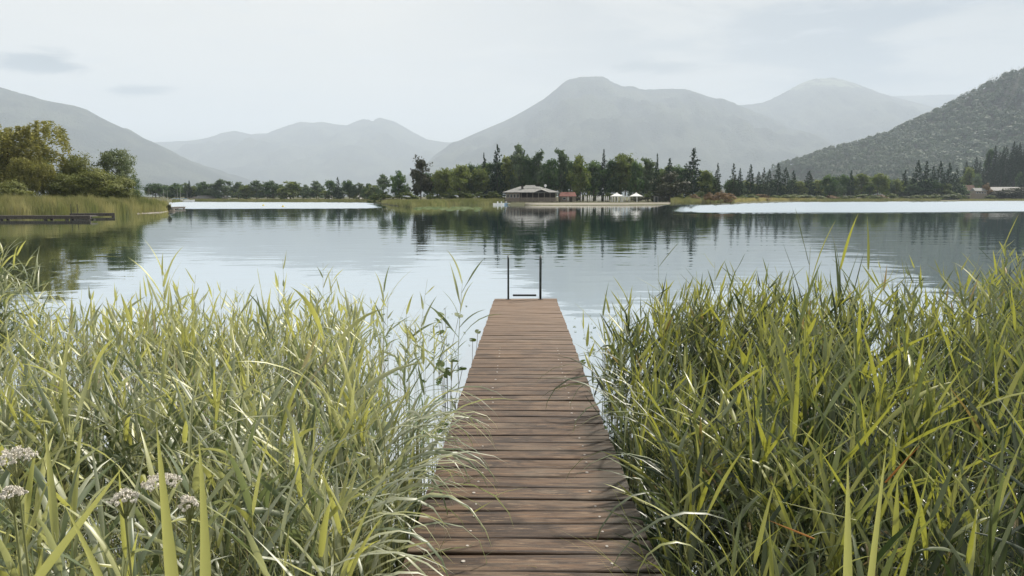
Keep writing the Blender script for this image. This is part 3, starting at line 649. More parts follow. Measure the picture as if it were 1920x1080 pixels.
def restaurant():
    D = 226.0; s = D/F
    x0, x1 = X(946, D), X(1044, D); w = x1-x0; z0 = 1.05
    t = thing('restaurant', 'low grey lakeside restaurant with hipped shingle roof and open veranda', 'building', ((x0+x1)/2, D, 0))
    h = w/2; dp = 5.0
    # enclosed room and back wall
    MB().box(-h+.4, -h+4.6, -dp+.3, dp, z0, z0+2.6).build('wall', MT['timber'], t)
    MB().box(-h+4.6, h-.4, dp-2.6, dp-.1, z0, z0+2.6).build('wall', MT['dark_timber'], t)
    for k in range(4):
        f = MB().box(-h+.75+k*.98, -h+1.4+k*.98, -dp+.22, -dp+.29, z0+.9, z0+2.0).build('window', MT['white_paint'], t)
        MB().box(-h+.81+k*.98, -h+1.34+k*.98, -dp+.18, -dp+.218, z0+.96, z0+1.94).build('pane', MT['glass'], f)
    MB().box(-h+.1, h+.2, -dp-.9, dp, z0-.22, z0-.01).build('deck', MT['timber'], t)
    for k in range(12):
        x = -h+.5+k*(w-.8)/11
        MB().tube([(x, -dp-.6, -1.2), (x, -dp-.6, z0-.23)], .13, 6).build('pile', MT['dark_timber'], t)
    for k in range(7):
        x = -h+5.0+k*(w-5.6)/6
        MB().box(x-.09, x+.09, -dp-.6, -dp-.42, z0, z0+2.5).build('post', MT['timber'], t)
    rl = MB(); rl.box(-h+4.7, h-.1, -dp-.80, -dp-.72, z0+.85, z0+.97)
    for k in range(56):
        x = -h+4.8+k*(w-5)/55; rl.box(x-.07, x+.07, -dp-.79, -dp-.74, z0+.05, z0+.85)
    rl.build('railing', MT['timber'], t)
    # hipped roof in two tiers
    e = z0+2.55; r = MB()
    def hip(xa, xb, ya, yb, za, ra, rb, zb, yc):
        r.poly([(xa, ya, za), (xb, ya, za), (xb, yb, za), (xa, yb, za), (ra, yc, zb), (rb, yc, zb), (xa, ya, za-.16), (xb, ya, za-.16), (xb, yb, za-.16), (xa, yb, za-.16)],
               [(0, 1, 5, 4), (1, 2, 5), (2, 3, 4, 5), (3, 0, 4), (6, 9, 8, 7), (0, 6, 7, 1), (1, 7, 8, 2), (2, 8, 9, 3), (3, 9, 6, 0)])
    hip(-h-.6, h+.5, -dp-1.2, dp+.8, e, -h+4.6, h-5.2, e+1.75, 0)
    rf = r.build('roof', MT['grey_roof'], t)
    r = MB(); hip(-2.6, 2.4, -2.4, 2.4, e+1.15, -1.5, 1.2, e+2.15, 0); r.build('roof_lantern', MT['grey_roof'], rf)
    r = MB(); r.poly([(.6, -dp-1.5, e-.1), (3.0, -dp-1.5, e+.75), (5.4, -dp-1.5, e-.1), (.6, -1.5, e+.6), (3.0, -1.5, e+1.35), (5.4, -1.5, e+.6)], [(0, 1, 4, 3), (1, 2, 5, 4)])
    r.poly([(.6, -dp-1.5, e-.22), (3.0, -dp-1.5, e+.63), (5.4, -dp-1.5, e-.22), (.6, -1.5, e+.48), (3.0, -1.5, e+1.23), (5.4, -1.5, e+.48)], [(0, 3, 4, 1), (1, 4, 5, 2)]).build('gable', MT['grey_roof'], rf)
    MB().box(-2.9, -2.25, -2.9, -2.3, e+.4, e+2.0).build('chimney', MT['dark_timber'], rf)
    d = MB(); d.tube([(4.4, -1, e+1.0), (4.4, -1, e+1.9)], .05, 5); d.tube([(4.4, -1.05, e+1.95), (4.4, -1.2, e+1.98), (4.4, -1.32, e+2.0)], [.08, .34, .42], 12); d.build('satellite_dish', MT['white_paint'], rf)
    rmp = MB(); rmp.poly([(h-2.5, -dp-.9, z0-.05), (h-2.5, -dp-2.3, z0-.05), (-h+4.2, -dp-2.3, .15), (-h+4.2, -dp-.9, .15), (h-2.5, -dp-.9, z0-.22), (h-2.5, -dp-2.3, z0-.22), (-h+4.2, -dp-2.3, -.02), (-h+4.2, -dp-.9, -.02)], [(0, 1, 2, 3), (7, 6, 5, 4), (0, 4, 5, 1), (1, 5, 6, 2), (2, 6, 7, 3), (3, 7, 4, 0)])
    rmp.build('ramp', MT['timber'], t)
restaurant()
def hut():
    D = 230; x0, x1 = X(1047, D), X(1080, D); w = x1-x0; z0 = .6
    t = thing('hut', 'small hut with a red tiled roof beside the restaurant', 'hut', ((x0+x1)/2, D, z0)); h = w/2
    MB().box(-h+.3, h-.2, -2, 2, 0, 1.9).build('wall', MT['timber'], t)
    r = MB(); r.poly([(-h, -2.4, 1.8), (h, -2.4, 1.8), (h, 2.4, 1.8), (-h, 2.4, 1.8), (-h+.7, 0, 3.1), (h-.3, 0, 3.1)], [(0, 1, 5, 4), (1, 2, 5), (2, 3, 4, 5), (3, 0, 4), (3, 2, 1, 0)])
    r.build('roof', MT['red_tile'], t)
    MB().box(.6, 1.4, -2.06, -2.003, 0, 1.6).build('door', MT['dark_timber'], t)
    f = MB().box(-1.5, -.5, -2.06, -2.003, .8, 1.5).build('window', MT['white_paint'], t)
    MB().box(-1.43, -.57, -2.09, -2.063, .86, 1.44).build('pane', MT['glass'], f)
hut()
def parasol_meshes():
    m = MB(); m.tube([(0, 0, 0), (0, 0, .42)], .03, 6); pole = m.mesh('pole', MT['white_paint'])
    m = MB(); m.tube([(0, 0, .40), (0, 0, .5), (0, 0, 1.1), (0, 0, 1.8), (0, 0, 2.25)], [.11, .19, .17, .12, .03], 8); cl = m.mesh('canopy', MT['white_cloth'], smooth_=True)
    m = MB(); m.box(-.28, .28, -.28, .28, -.05, .08); bs = m.mesh('base', MT['plaster'])
    return pole, cl, bs
pm = parasol_meshes()
PX = [1065, 1078, 1090, 1096.5, 1099, 1103.5, 1107, 1110, 1119, 1121.5, 1124, 1126, 1133.5, 1137, 1140.5, 1172, 1179]
for i, px in enumerate(PX):
    D = 228.3 + (0.5 if i % 2 else -.3); t = thing('parasol', f'white furled parasol on the sand, {ordinal(i)} counting away from the restaurant', 'parasol', (X(px, D), D, .66), 0, 'furled parasols on the beach')
    for nm, me in zip(('pole', 'canopy', 'base'), pm): link(nm, me, t)
    t.scale = (1.15, 1.15, random.uniform(.78, 1.0))
def gazebo(px, hwpx, label, legs, rusty):
    D = 227.8; t = thing('gazebo', label, 'gazebo', (X(px, D), D, .66)); h = hwpx/F*D
    H = P(px, 373, D).z + .2 if False else 1.85
    r = MB(); r.poly([(-h, -h, H), (h, -h, H), (h, h, H), (-h, h, H), (-h*.3, -h*.3, H+.62), (h*.3, -h*.3, H+.62), (h*.3, h*.3, H+.62), (-h*.3, h*.3, H+.62), (0, 0, H+1.15), (-h, -h, H-.22), (h, -h, H-.22), (h, h, H-.22), (-h, h, H-.22)],
                [(0, 1, 5, 4), (1, 2, 6, 5), (2, 3, 7, 6), (3, 0, 4, 7), (4, 5, 8), (5, 6, 8), (6, 7, 8), (7, 4, 8), (0, 9, 10, 1), (1, 10, 11, 2), (2, 11, 12, 3), (3, 12, 9, 0)])
    r.build('canopy', MT['white_cloth'], t)
    for k, x in enumerate(legs):
        MB().box(x*h-.13, x*h+.13, -h+.05, -h+.3, 0, H-.2).build('post', MT['white_paint'], t)
        if abs(x) > .8: MB().box(x*h-.10, x*h+.10, h-.3, h-.1, 0, H-.2).build('post', MT['white_paint'], t)
gazebo(1156.5, 10.5, 'white pavilion tent with several white posts on the beach', (-.9, -.5, -.02, .6, .92), 0)
gazebo(1192.7, 10.5, 'white pavilion tent on one broad central post at the beach end', (0.0,), 0)
def small_shed():
    D = 226; t = thing('shed', 'narrow grey shed with a flat roof at the wood edge', 'shed', (X(1230, D), D, .5))
    MB().box(-.6, .6, -.6, .6, 0, 1.9).build('wall', MT['grey_roof'], t)
    MB().box(-.7, .7, -.7, .7, 1.902, 2.0).build('roof', MT['dark_timber'], t)
    MB().box(-.35, .35, -.64, -.603, .02, 1.7).build('door', MT['dark_metal'], t)
small_shed()
def hull(L, Wd, H, n=9):
    m = MB(); V = []
    for i in range(n):
        u = -1+2*i/(n-1); w = Wd*.5*(1-abs(u)**2.6)**.6+.02; sh = H*(1+.25*u*u)
        V += [(u*L*.5, -w, sh), (u*L*.5, -w*.7, 0), (u*L*.5, w*.7, 0), (u*L*.5, w, sh), (u*L*.5, w*.85, sh-.02), (u*L*.5, w*.6, H*.4), (u*L*.5, -w*.6, H*.4), (u*L*.5, -w*.85, sh-.02)]
    Fc = [(i*8+j, (i+1)*8+j, (i+1)*8+(j+1) % 8, i*8+(j+1) % 8) for i in range(n-1) for j in range(8)]
    Fc += [tuple(range(8))[::-1], tuple((n-1)*8+j for j in range(8))]
    return m.poly(V, Fc)
def pedal(px, D, label, mat):
    t = thing('pedal_boat', label, 'boat', (X(px, D), D, -.08), .3)
    hull(2.9, .6, .5).build('hull', MT[mat], t)
    o = hull(2.9, .6, .5).build('hull', MT[mat], t); o.location = (0, 1.1, 0)
    MB().box(-.2, .9, .1, 1.0, .35, .5).build('seat', MT['white_paint'], t, .02); MB().box(-.35, -.2, .1, 1.0, .35, 1.05).build('backrest', MT['white_paint'], t, .02)
    MB().tube([(1.1, .2, .5), (1.15, .2, .8), (1.15, .9, .8), (1.1, .9, .5)], .03, 5).build('handrail', MT['dark_metal'], t)
pedal(936, 205, 'white pedal boat farthest out from the restaurant reeds', 'white_paint')
pedal(943, 209, 'pale blue pedal boat between two white ones', 'blue_paint')
pedal(952, 210, 'white pedal boat moored against the restaurant deck', 'white_paint')
def house(px0, px1, D, eave, ridge_y, label, wall, roof, nwin, z0=None, name='house'):
    xa, xb = X(px0, D), X(px1, D); w = (xb-xa)/2; z0 = gz((px0+px1)/2, D) if z0 is None else z0
    e = P(px0, eave, D).z - z0; rz = P(px0, ridge_y, D).z - z0
    t = thing(name, label, name.replace('_', ' '), ((xa+xb)/2, D, z0)); dp = max(3.0, w*.5)
    MB().box(-w+.3, w-.3, -dp+.5, dp-.5, -.8, e).build('wall', MT[wall], t)
    MB().poly([(-w, -dp, e), (w, -dp, e), (w, dp, e), (-w, dp, e), (-w, 0, rz), (w, 0, rz)], [(0, 1, 5, 4), (1, 2, 5), (2, 3, 4, 5), (3, 0, 4), (3, 2, 1, 0)]).build('roof', MT[roof], t)
    for k in range(nwin):
        x = -w+.8+(k+.5)*(2*w-1.6)/nwin
        f = MB().box(x-.5, x+.5, -dp+.40, -dp+.497, e-1.6, e-.5).build('window', MT['white_paint'], t); MB().box(x-.42, x+.42, -dp+.36, -dp+.397, e-1.52, e-.58).build('pane', MT['glass'], f)
    return t
house(1822, 1846, 462, 358, 352.5, 'lakeside house with a pale grey roof and white ground floor', 'timber', 'grey_roof', 4)
house(1846, 1908, 470, 357.5, 350.5, 'long low lakeside building with a pale roof behind dark bushes', 'dark_timber', 'grey_roof', 6, name='building')
house(1797, 1824, 474, 357, 347, 'house with a rust-edged gable roof beside the grey roof', 'dark_timber', 'brown_tile', 2)
house(371, 424, 372, 372, 366.5, 'long boathouse with a pale grey roof on the far shore', 'plaster', 'grey_roof', 7, name='boathouse')
house(353, 370, 374, 373, 368.5, 'small brown shed beside the pale boathouse', 'timber', 'timber', 2, name='shed')
house(526, 541, 392, 368, 360, 'white gabled house half hidden by trees on the far shore', 'plaster', 'white_paint', 2)
house(608, 622, 395, 369, 361, 'pale house between two round trees on the far shore', 'plaster', 'grey_roof', 2)
house(666, 678, 395, 369, 363, 'pale cottage beside the small dark tree on the far shore', 'plaster', 'white_paint', 2)
def sailboat(px, D, top, label):
    t = thing('sailing_boat', label, 'boat', (X(px, D), D, -.1), random.uniform(-.4, .4))
    hull(6.5, 2.0, .9).build('hull', MT['white_paint'], t); h = P(px, top, D).z
    MB().tube([(0, 0, .5), (0, 0, h)], .055, 6).build('mast', MT['plaster'], t)
    MB().tube([(0, 0, 1.6), (-2.6, 0, 1.5)], [.12, .10], 6).build('boom', MT['blue_paint'], t); MB().box(-.9, .9, -.5, .5, .6, 1.15).build('cabin', MT['white_paint'], t, .08)
for px, top, lab in ((280, 352, 'sailing boat moored nearest the leaning tree'), (307, 355, 'white sailing boat with its mast above the reed bank tip'), (314, 357, 'small sailing boat behind the bank tip'), (333, 353, 'sailing boat beside the brown shed'), (338.5, 351, 'sailing boat with the tallest mast on the far shore'), (351, 358, 'sailing boat moored before the brown shed')):
    sailboat(px, 352, top, lab)
def buoy(px, y, label):
    D = Dw(y); t = thing('buoy', label, 'buoy', (X(px, D), D, 0)); s = D/200
    t.scale = (.6, .6, .6)
    MB().tube([(0, 0, -.3), (0, 0, -.1), (0, 0, .25), (0, 0, .5), (0, 0, .6)], [.2, .42, .45, .25, .08], 10).build('float', MT['yellow_paint'], t, smooth_=True)
    MB().tube([(0, 0, .58), (0, 0, .8)], .04, 6).build('ring', MT['dark_metal'], t)
buoy(493, 386, 'yellow buoy farther from the wooded point'); buoy(530, 388, 'yellow buoy nearer to the wooded point')
def old_jetty(pxa, ya, pxb, yb, width, zt, piles, label, rail=None):
    a = P(pxa, ya, 1); Da = Dw(ya+.1) ; Db = Dw(yb+.1)
    A = Vector((X(pxa, Da), Da, 0)); B = Vector((X(pxb, Db), Db, 0)); d = B-A; L = d.length
    t = thing('jetty', label, 'jetty', A, math.atan2(d.y, d.x))
    MB().box(0, L, 0, width, zt-.10, zt).build('deck', MT['dark_timber'], t); MB().box(0, L, .06, .16, zt-.32, zt-.102).build('beam', MT['dark_timber'], t)
    for k in piles:
        for yy_ in (.15, width-.15): MB().tube([(k*L, yy_, -1.0), (k*L, yy_, zt-.33)], .16, 7).build('pile', MT['dark_timber'], t)
    if rail:
        for k in rail: MB().tube([(k*L, .1, zt), (k*L, .1, zt+1.0)], .03, 6).build('handrail', MT['dark_metal'], t)
old_jetty(-60, 412.5, 166, 412.5, 1.3, .42, (.25, .62, .80, .97), 'longer dark jetty in front of the reed belt')
old_jetty(128, 407.5, 213, 406.5, 1.1, .42, (.45, .97), 'shorter dark jetty half behind the long one', (.04, .18))
old_jetty(312, 393.5, 347, 391.5, 1.4, .42, (.1, .5, .95), 'small dark jetty off the tip of the reed bank')
def rowboat():
    D = Dw(396.2); t = thing('rowing_boat', 'small covered rowing boat beside the bank tip jetty', 'boat', (X(316, D), D, -.05), .1)
    hull(1.7, .7, .3).build('hull', MT['timber'], t); MB().tube([(-.7, 0, .28), (-.3, 0, .36), (.3, 0, .36), (.7, 0, .29)], [.06, .24, .24, .06], 8).build('cover', MT['dark_metal'], t)
rowboat()
tree('dark', 316, 385.5, 3.4, 99, 'tiny dark figure on the tip of the reed bank', zbase=.25)  # probably a person, modelled with a small dark tree crown

# ------------------------------------------------------------------ the jetty
YAW = -math.atan2(982-960, F); PITCH = -math.atan(.0223); JL = 13.03
def jetty():
    t = thing('jetty', 'long plank jetty of weathered brown boards running out between the reeds', 'jetty', (.03, 0, CAMH-1.50)); t.rotation_euler = (PITCH, 0, YAW)
    r = random.Random(3); pitch = .16; n = 82; nails = 0; rest = MB()
    protos = []
    for k in range(6):
        m = MB(); nx = 14; V = []; th = .036; wv = r.uniform(0, 9)
        for i in range(nx+1):
            x = -.55+1.1*i/nx; a = .0035*math.sin(x*3+wv)+r.uniform(-.0012, .0012); b = .0035*math.sin(x*2.3+wv*2)+r.uniform(-.0012, .0012); zz = .002*math.sin(x*4+wv)
            V += [(x, -.074+a, zz-.004), (x, -.069+a, zz), (x, 0, zz+.0012), (x, .069+b, zz), (x, .074+b, zz-.004), (x, .073+b, -th), (x, -.073+a, -th)]
        Fc = [(i*7+j, (i+1)*7+j, (i+1)*7+(j+1) % 7, i*7+(j+1) % 7) for i in range(nx) for j in range(7)] + [tuple(range(7))[::-1], tuple(nx*7+j for j in range(7))]
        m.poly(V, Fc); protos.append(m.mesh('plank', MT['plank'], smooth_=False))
    nm = MB().tube([(0, 0, -.002), (0, 0, .0025)], .0075, 8).mesh('nail', MT['nail'])
    for i in range(n):
        y = JL - .08 - i*pitch
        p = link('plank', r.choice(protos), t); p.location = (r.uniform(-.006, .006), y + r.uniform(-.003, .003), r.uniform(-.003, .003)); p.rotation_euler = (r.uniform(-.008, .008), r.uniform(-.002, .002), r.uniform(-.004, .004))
        if r.random() < .5: p.scale = (-1, 1, 1) if False else (1, 1, 1)
        for x in (-.285, .345):
            xx = x+r.uniform(-.012, .012); yy_ = r.uniform(-.02, .02)
            if y > 8.2 or r.random() < .22: continue
            if nails < 100:
                q = link('nail', nm, p); q.location = (xx, yy_, .002); nails += 1; s = r.uniform(.8, 1.25); q.scale = (s, s, 1)
            else: rest.tube([(xx, y+yy_, -.001), (xx, y+yy_, .0045)], .0075, 6)
    if rest.v: tag(rest.build('nails', MT['nail'], t), kind='stuff')
    for x in (-.36, 0.03, .36): MB().box(x-.05, x+.05, JL-n*pitch, JL-.03, -.19, -.038).build('beam', MT['dark_timber'], t)
    for y in (1.2, 3.9, 6.6, 9.3, 12.2):
        for x in (-.46, .46): MB().tube([(x, y, -1.9), (x, y, -.05)], .06, 10).build('pile', MT['dark_timber'], t)
        MB().box(-.52, .52, y+.062, y+.12, -.30, -.192).build('crossbeam', MT['dark_timber'], t)
    return t
jetty()
def ladder():
    Y0 = 12.88; M0 = math.radians(0)
    t = thing('bathing_ladder', 'metal bathing ladder with two upright rails at the end of the plank jetty', 'ladder', (0, 0, 0))
    zd = CAMH-1.50-.0223*Y0
    cx = .03+math.tan(-YAW)*Y0
    t.location = (cx, Y0, zd)
    for x in (-.30, .268):
        m = MB(); pts = [(x, 0, -.03), (x, 0, .35), (x, 0, .70)]
        for k in range(1, 7):
            a = math.pi*k/6; pts.append((x, .12-.12*math.cos(a), .70+.06*math.sin(a)))
        pts += [(x, .24, .3), (x, .24, -.3), (x, .24, -1.0)]
        m.tube(pts, .017, 10); m.build('rail', MT['dark_metal'], t, smooth_=True)
        MB().tube([(x, 0, -.001), (x, 0, .010)], .045, 12).build('foot_plate', MT['dark_metal'], t)
    for z in (.03, -.22, -.47, -.72): MB().box(-.22 if z > 0 else -.29, .20 if z > 0 else .26, .22, .27, z, z+.03).build('rung', MT['dark_metal'], t, .004)
ladder()

# ------------------------------------------------------------------ reeds
SP = np.array([0, .09, .22, .38, .55, .72, .88, 1.0]); WP = np.array([.45, .85, 1.0, .95, .78, .52, .25, .015])
def leaves(O, azm, el0, droop, L, Wd, twist, tint, K=8):
    n = len(O); s = SP; pts = np.zeros((n, K, 3)); p = O.copy(); V = np.zeros((n, K, 3, 3)); T = np.repeat(tint, K*3)
    ca, sa = np.cos(azm), np.sin(azm)
    for k in range(K):
        e = el0 - droop*s[k]**1.4
        d = np.stack([ca*np.cos(e), sa*np.cos(e), np.sin(e)], 1)
        if k: p = p + d*(L*(s[k]-s[k-1]))[:, None]
        side = np.stack([-sa, ca, np.zeros(n)], 1); nn = np.cross(d, side); tw = twist*s[k]
        sd_ = side*np.cos(tw)[:, None] + nn*np.sin(tw)[:, None]; n2 = np.cross(d, sd_)
        w = (Wd*WP[k]*.5)[:, None]
        V[:, k, 0] = p - sd_*w - n2*w*.35; V[:, k, 1] = p; V[:, k, 2] = p + sd_*w - n2*w*.35
    V = V.reshape(-1, 3); base = (np.arange(n)*K*3)[:, None, None]
    kk = np.arange(K-1)[:, None]*3
    q = np.stack([kk+0, kk+1, kk+4, kk+3], 2)[:, 0]; q2 = np.stack([kk+1, kk+2, kk+5, kk+4], 2)[:, 0]
    Q = (base + np.concatenate([q, q2])[None]).reshape(-1, 4)
    return V, Q, T
def reed_set(B, H, seed, nl=(7, 11), L=(.26, .46), Wd=(.014, .026), el=(.7, 1.25), droop=(.2, 1.0), lean=.16, zlo=.28, tbias=.5, bend=None):
    """stalks with alternating leaves. B (n,3) bases, H (n) heights -> stem mesh arrays, leaf mesh arrays"""
    r = np.random.default_rng(seed); n = len(B)
    la = r.uniform(0, 6.283, n); lm = r.uniform(0, lean, n)*H
    if bend is not None: lv = np.stack([np.cos(la)*lm, np.sin(la)*lm], 1) + np.asarray(bend)*H[:, None]
    else: lv = np.stack([np.cos(la)*lm, np.sin(la)*lm], 1)
    ts = np.linspace(0, 1, 6); S = np.zeros((n, 6, 3, 3))
    for k, t in enumerate(ts):
        c = B + np.concatenate([lv*(t**1.8), (H*t)[:, None]], 1); rr = .0036*(1-.65*t)
        for j in range(3):
            a = j*2.094; S[:, k, j] = c + np.array([math.cos(a)*rr, math.sin(a)*rr, 0])
    SV = S.reshape(-1, 3); q = np.array([[k*3+j, k*3+(j+1) % 3, (k+1)*3+(j+1) % 3, (k+1)*3+j] for k in range(5) for j in range(3)])
    SQ = ((np.arange(n)*18)[:, None, None] + q[None]).reshape(-1, 4)
    cnt = r.integers(nl[0], nl[1]+1, n); idx = np.repeat(np.arange(n), cnt); m = len(idx)
    order = np.concatenate([np.arange(c) for c in cnt]); t = zlo + (1-zlo)*(order+.6*r.uniform(0, 1, m))/(cnt[idx]); t = np.clip(t, 0, .99)
    O = B[idx] + np.concatenate([lv[idx]*(t**1.8)[:, None], (H[idx]*t)[:, None]], 1)
    a0 = r.uniform(0, 6.283, n)[idx]; azm = a0 + order*math.pi + r.normal(size=m)*.45
    top = t**2
    e0 = r.uniform(el[0], el[1], m) + .22*top; e0 = np.minimum(e0, 1.5)
    dr = r.uniform(droop[0], droop[1], m)*(1.15-.55*top)
    LL = r.uniform(L[0], L[1], m)*(.75+.5*np.sin(np.pi*np.clip(t, 0, 1))); WW = r.uniform(Wd[0], Wd[1], m)*(.8+.3*np.sin(np.pi*t))
    tn = np.clip(tbias + (.75-t)*1.5 + r.normal(size=m)*.26 + (r.normal(size=n)*.16)[idx], 0, 1)  # lower leaves darker: older growth, and the bed's inner shade put into colour
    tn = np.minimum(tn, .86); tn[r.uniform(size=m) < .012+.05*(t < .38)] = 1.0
    LV = leaves(O, azm, e0, dr, LL, WW, r.normal(size=m)*1.2, tn)
    return (SV, SQ), LV
def pick(n, x0, x1, y0, y1, fn, seed, jit=True):
    r = np.random.default_rng(seed); out = []
    while len(out) < n:
        y = math.sqrt(r.uniform(y0*y0, y1*y1)); x = r.uniform(x0, x1)
        if abs(x) > y*.80+1.0: continue
        k = fn(x, y)
        if k <= 0 or r.uniform() > k: continue
        for _ in range(int(r.integers(3, 9)) if jit else 1):
            a, b = x+r.normal()*.11, y+r.normal()*.11
            if fn(a, b) > 0: out.append((a, b))
    return np.array(out[:n])
def axis(y): return .03 + .0159*y
def left_ok(x, y):
    g = axis(y)-x-.62
    if g < 0: return 0
    edge = float(np.interp(y, [0, 4.2, 5.5, 7, 8.5, 10.5, 12.5], [0.0, .02, .22, .55, .75, 1.1, 2.6]))
    far = float(np.interp(x, [-9, -5.5, -3.5, -2, -1], [8.2, 9.3, 10.3, 11.0, 11.5]))
    k = min(1.0, max(0.05, (g-edge)/1.4+.05)) if g > edge else .09
    if y < 4.5: k = max(k, .8)
    if y > far: return 0
    if y > far-4: k *= max(.06, ((far-y)/4)**1.3*.9+.06)
    return k
def right_ok(x, y):
    g = x-axis(y)-.62
    if g < 0: return 0
    edge = float(np.interp(y, [0, 5, 7, 8.5, 10], [0.0, .0, .12, .5, 1.2]))
    far = float(np.interp(x, [.7, 1.6, 3, 5, 8], [7.3, 8.4, 8.8, 9.0, 9.6]))
    if g < edge or y > far: return 0 if g < edge-.15 or y > far+.8 else .03
    k = 1.0
    if y > far-1.6: k *= max(.12, (far-y)/1.6)
    return k
def zb(y): return -.25 if y > 3 else -.15
def clumpy(x, y, s): return 1.0 + .30*mnoise.noise(Vector((x*1.3, y*1.3, s)))
def hmap_left(x, y, r):
    h = float(np.interp(y, [1, 2.2, 3.5, 5, 7, 9, 12], [.78, .84, .95, .92, .90, .86, .80]))
    g = axis(y)-x
    if g < 1.6 and y > 3: h *= .72 + .28*(g-.6)
    return clumpy(x, y, 3)*h*r.uniform(.74, 1.12) + (.45*r.uniform() if r.uniform() < .10 else 0)
def hmap_right(x, y, r):
    h = float(np.interp(y, [1, 2.2, 3.2, 4.5, 6, 7.5, 9.5], [.66, .68, .90, 1.05, 1.10, 1.12, 1.10])) + float(np.interp(x/y, [.05, .3, .5, .7], [-.06, .02, .12, .26]))
    return clumpy(x, y, 9)*h*r.uniform(.78, 1.10) + (.35*r.uniform() if r.uniform() < .08 else 0)
def bed(side, n, y0, y1, seed, **kw):
    fn = left_ok if side < 0 else right_ok
    Pq = pick(n, -9 if side < 0 else .5, -.5 if side < 0 else 8.2, y0, y1, fn, seed)
    r = np.random.default_rng(seed+1); B = np.array([(x, y, zb(y)) for x, y in Pq]); hm = hmap_left if side < 0 else hmap_right
    H = np.array([hm(x, y, r)-zb(y) for x, y in Pq]); return reed_set(B, H, seed+2, **kw)
def join(name, parts, mat, label, cat):
    Vs, Qs, Ts, o = [], [], [], 0
    for V, Q, T in parts: Vs.append(V); Qs.append(Q+o); Ts.append(T); o += len(V)
    ob = link(name, npmesh(name, np.concatenate(Vs), np.concatenate(Qs), MT[mat], np.concatenate(Ts), True)); tag(ob, label, cat, kind='stuff')
stemparts = []
LK = dict(nl=(6, 8), L=(.18, .38), Wd=(.017, .036), el=(.45, 1.25), droop=(-.1, .55), tbias=.45)
RK = dict(nl=(7, 11), L=(.18, .35), Wd=(.014, .030), el=(.40, 1.2), droop=(-.15, .35), tbias=.48)
sA, lA = bed(-1, 300, 4.3, 6.9, 60, **LK); sF, lF = bed(-1, 430, 6.6, 12.3, 67, **{**LK, 'nl': (4, 7), 'L': (.15, .36), 'zlo': .42, 'tbias': .35}); sB, lB = bed(-1, 250, 1.5, 4.6, 64, **{**LK, 'Wd': (.016, .034), 'droop': (.0, 1.5), 'L': (.28, .55), 'el': (.5, 1.3), 'tbias': .6})
sC, lC = bed(1, 1150, 3.6, 9.8, 70, **RK); sD, lD = bed(1, 260, 1.6, 3.9, 74, **{**RK, 'Wd': (.014, .028), 'L': (.22, .42), 'tbias': .5, 'droop': (-.1, .9)})
# clump at the western edge
r_ = np.random.default_rng(80); Bc = np.array([(-5.85+r_.normal()*.11, 8.3+r_.normal()*.25, -.25) for _ in range(45)])
sE, lE = reed_set(Bc, np.array([r_.uniform(1.35, 1.95) for _ in Bc]), 81, **{**RK, 'tbias': .7, 'droop': (.4, 1.6), 'L': (.3, .5)})
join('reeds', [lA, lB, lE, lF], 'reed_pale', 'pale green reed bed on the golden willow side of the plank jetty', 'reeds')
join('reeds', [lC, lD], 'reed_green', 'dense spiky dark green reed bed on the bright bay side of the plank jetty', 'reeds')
sp_ = [(s[0], s[1], np.full(len(s[0]), .5)) for s in (sA, sB, sC, sD, sE, sF)]
# dry stalks low in the beds
for side, n, seed in ((-1, 1500, 90), (1, 1100, 94)):
    fn = left_ok if side < 0 else right_ok
    Pq = pick(n, -9 if side < 0 else .5, -.5 if side < 0 else 8.2, 2, 11, fn, seed); r = np.random.default_rng(seed+1)
    B = np.array([(x, y, -.2) for x, y in Pq]); H = r.uniform(.5, 1.05, n)
    (sv, sq), _ = reed_set(B, H, seed+2, nl=(1, 1), lean=.6); sp_.append((sv, sq, np.full(len(sv), .5)))
join('reed_stalks', sp_[:6], 'green_stem', 'green reed stalks standing in the shallow water', 'reed stalks')
join('dry_stalks', sp_[6:], 'straw', 'thin dry straw stalks between the reeds', 'dry stalks')

# single reeds that stand out in front of the beds
def reed_proto(seed, H, **kw):
    (sv, sq), (lv, lq, lt) = reed_set(np.array([[0, 0, 0.]]), np.array([H]), seed, **kw)
    m = MB(); c = sv.reshape(6, 3, 3).mean(1)
    m.tube([tuple(p) for p in c], [.0046, .0043, .0038, .0032, .0024, .0012], 6)
    return m, (lv, lq, lt)
RP = {}
for side, mat, kw in (('pale', 'reed_pale', dict(nl=(7, 9), L=(.32, .60), Wd=(.020, .040), el=(.55, 1.3), droop=(.0, 1.3), tbias=.45)), ('green', 'reed_green', dict(nl=(7, 10), L=(.28, .48), Wd=(.014, .030), el=(.6, 1.35), droop=(-.1, .9), tbias=.42))):
    RP[side] = []
    for k in range(9):
        m, (lv, lq, lt) = reed_proto(400+k+(50 if side == 'green' else 0), 1.25, **kw)
        RP[side].append((m.mesh('stem', MT['green_stem'], smooth_=True), npmesh('leaves', lv, lq, MT[mat], lt, True)))
def place_reed(side, x, y, H, rz, label, group=None, proto=None):
    st, lf = RP[side][random.randrange(9) if proto is None else proto]; s = H/1.25
    t = thing('reed', label, 'reed', (x, y, zb(y)), rz, group); link('stem', st, t); link('leaves', lf, t)
    t.scale = (1.0*(.6+.4*s), 1.0*(.6+.4*s), s); return t
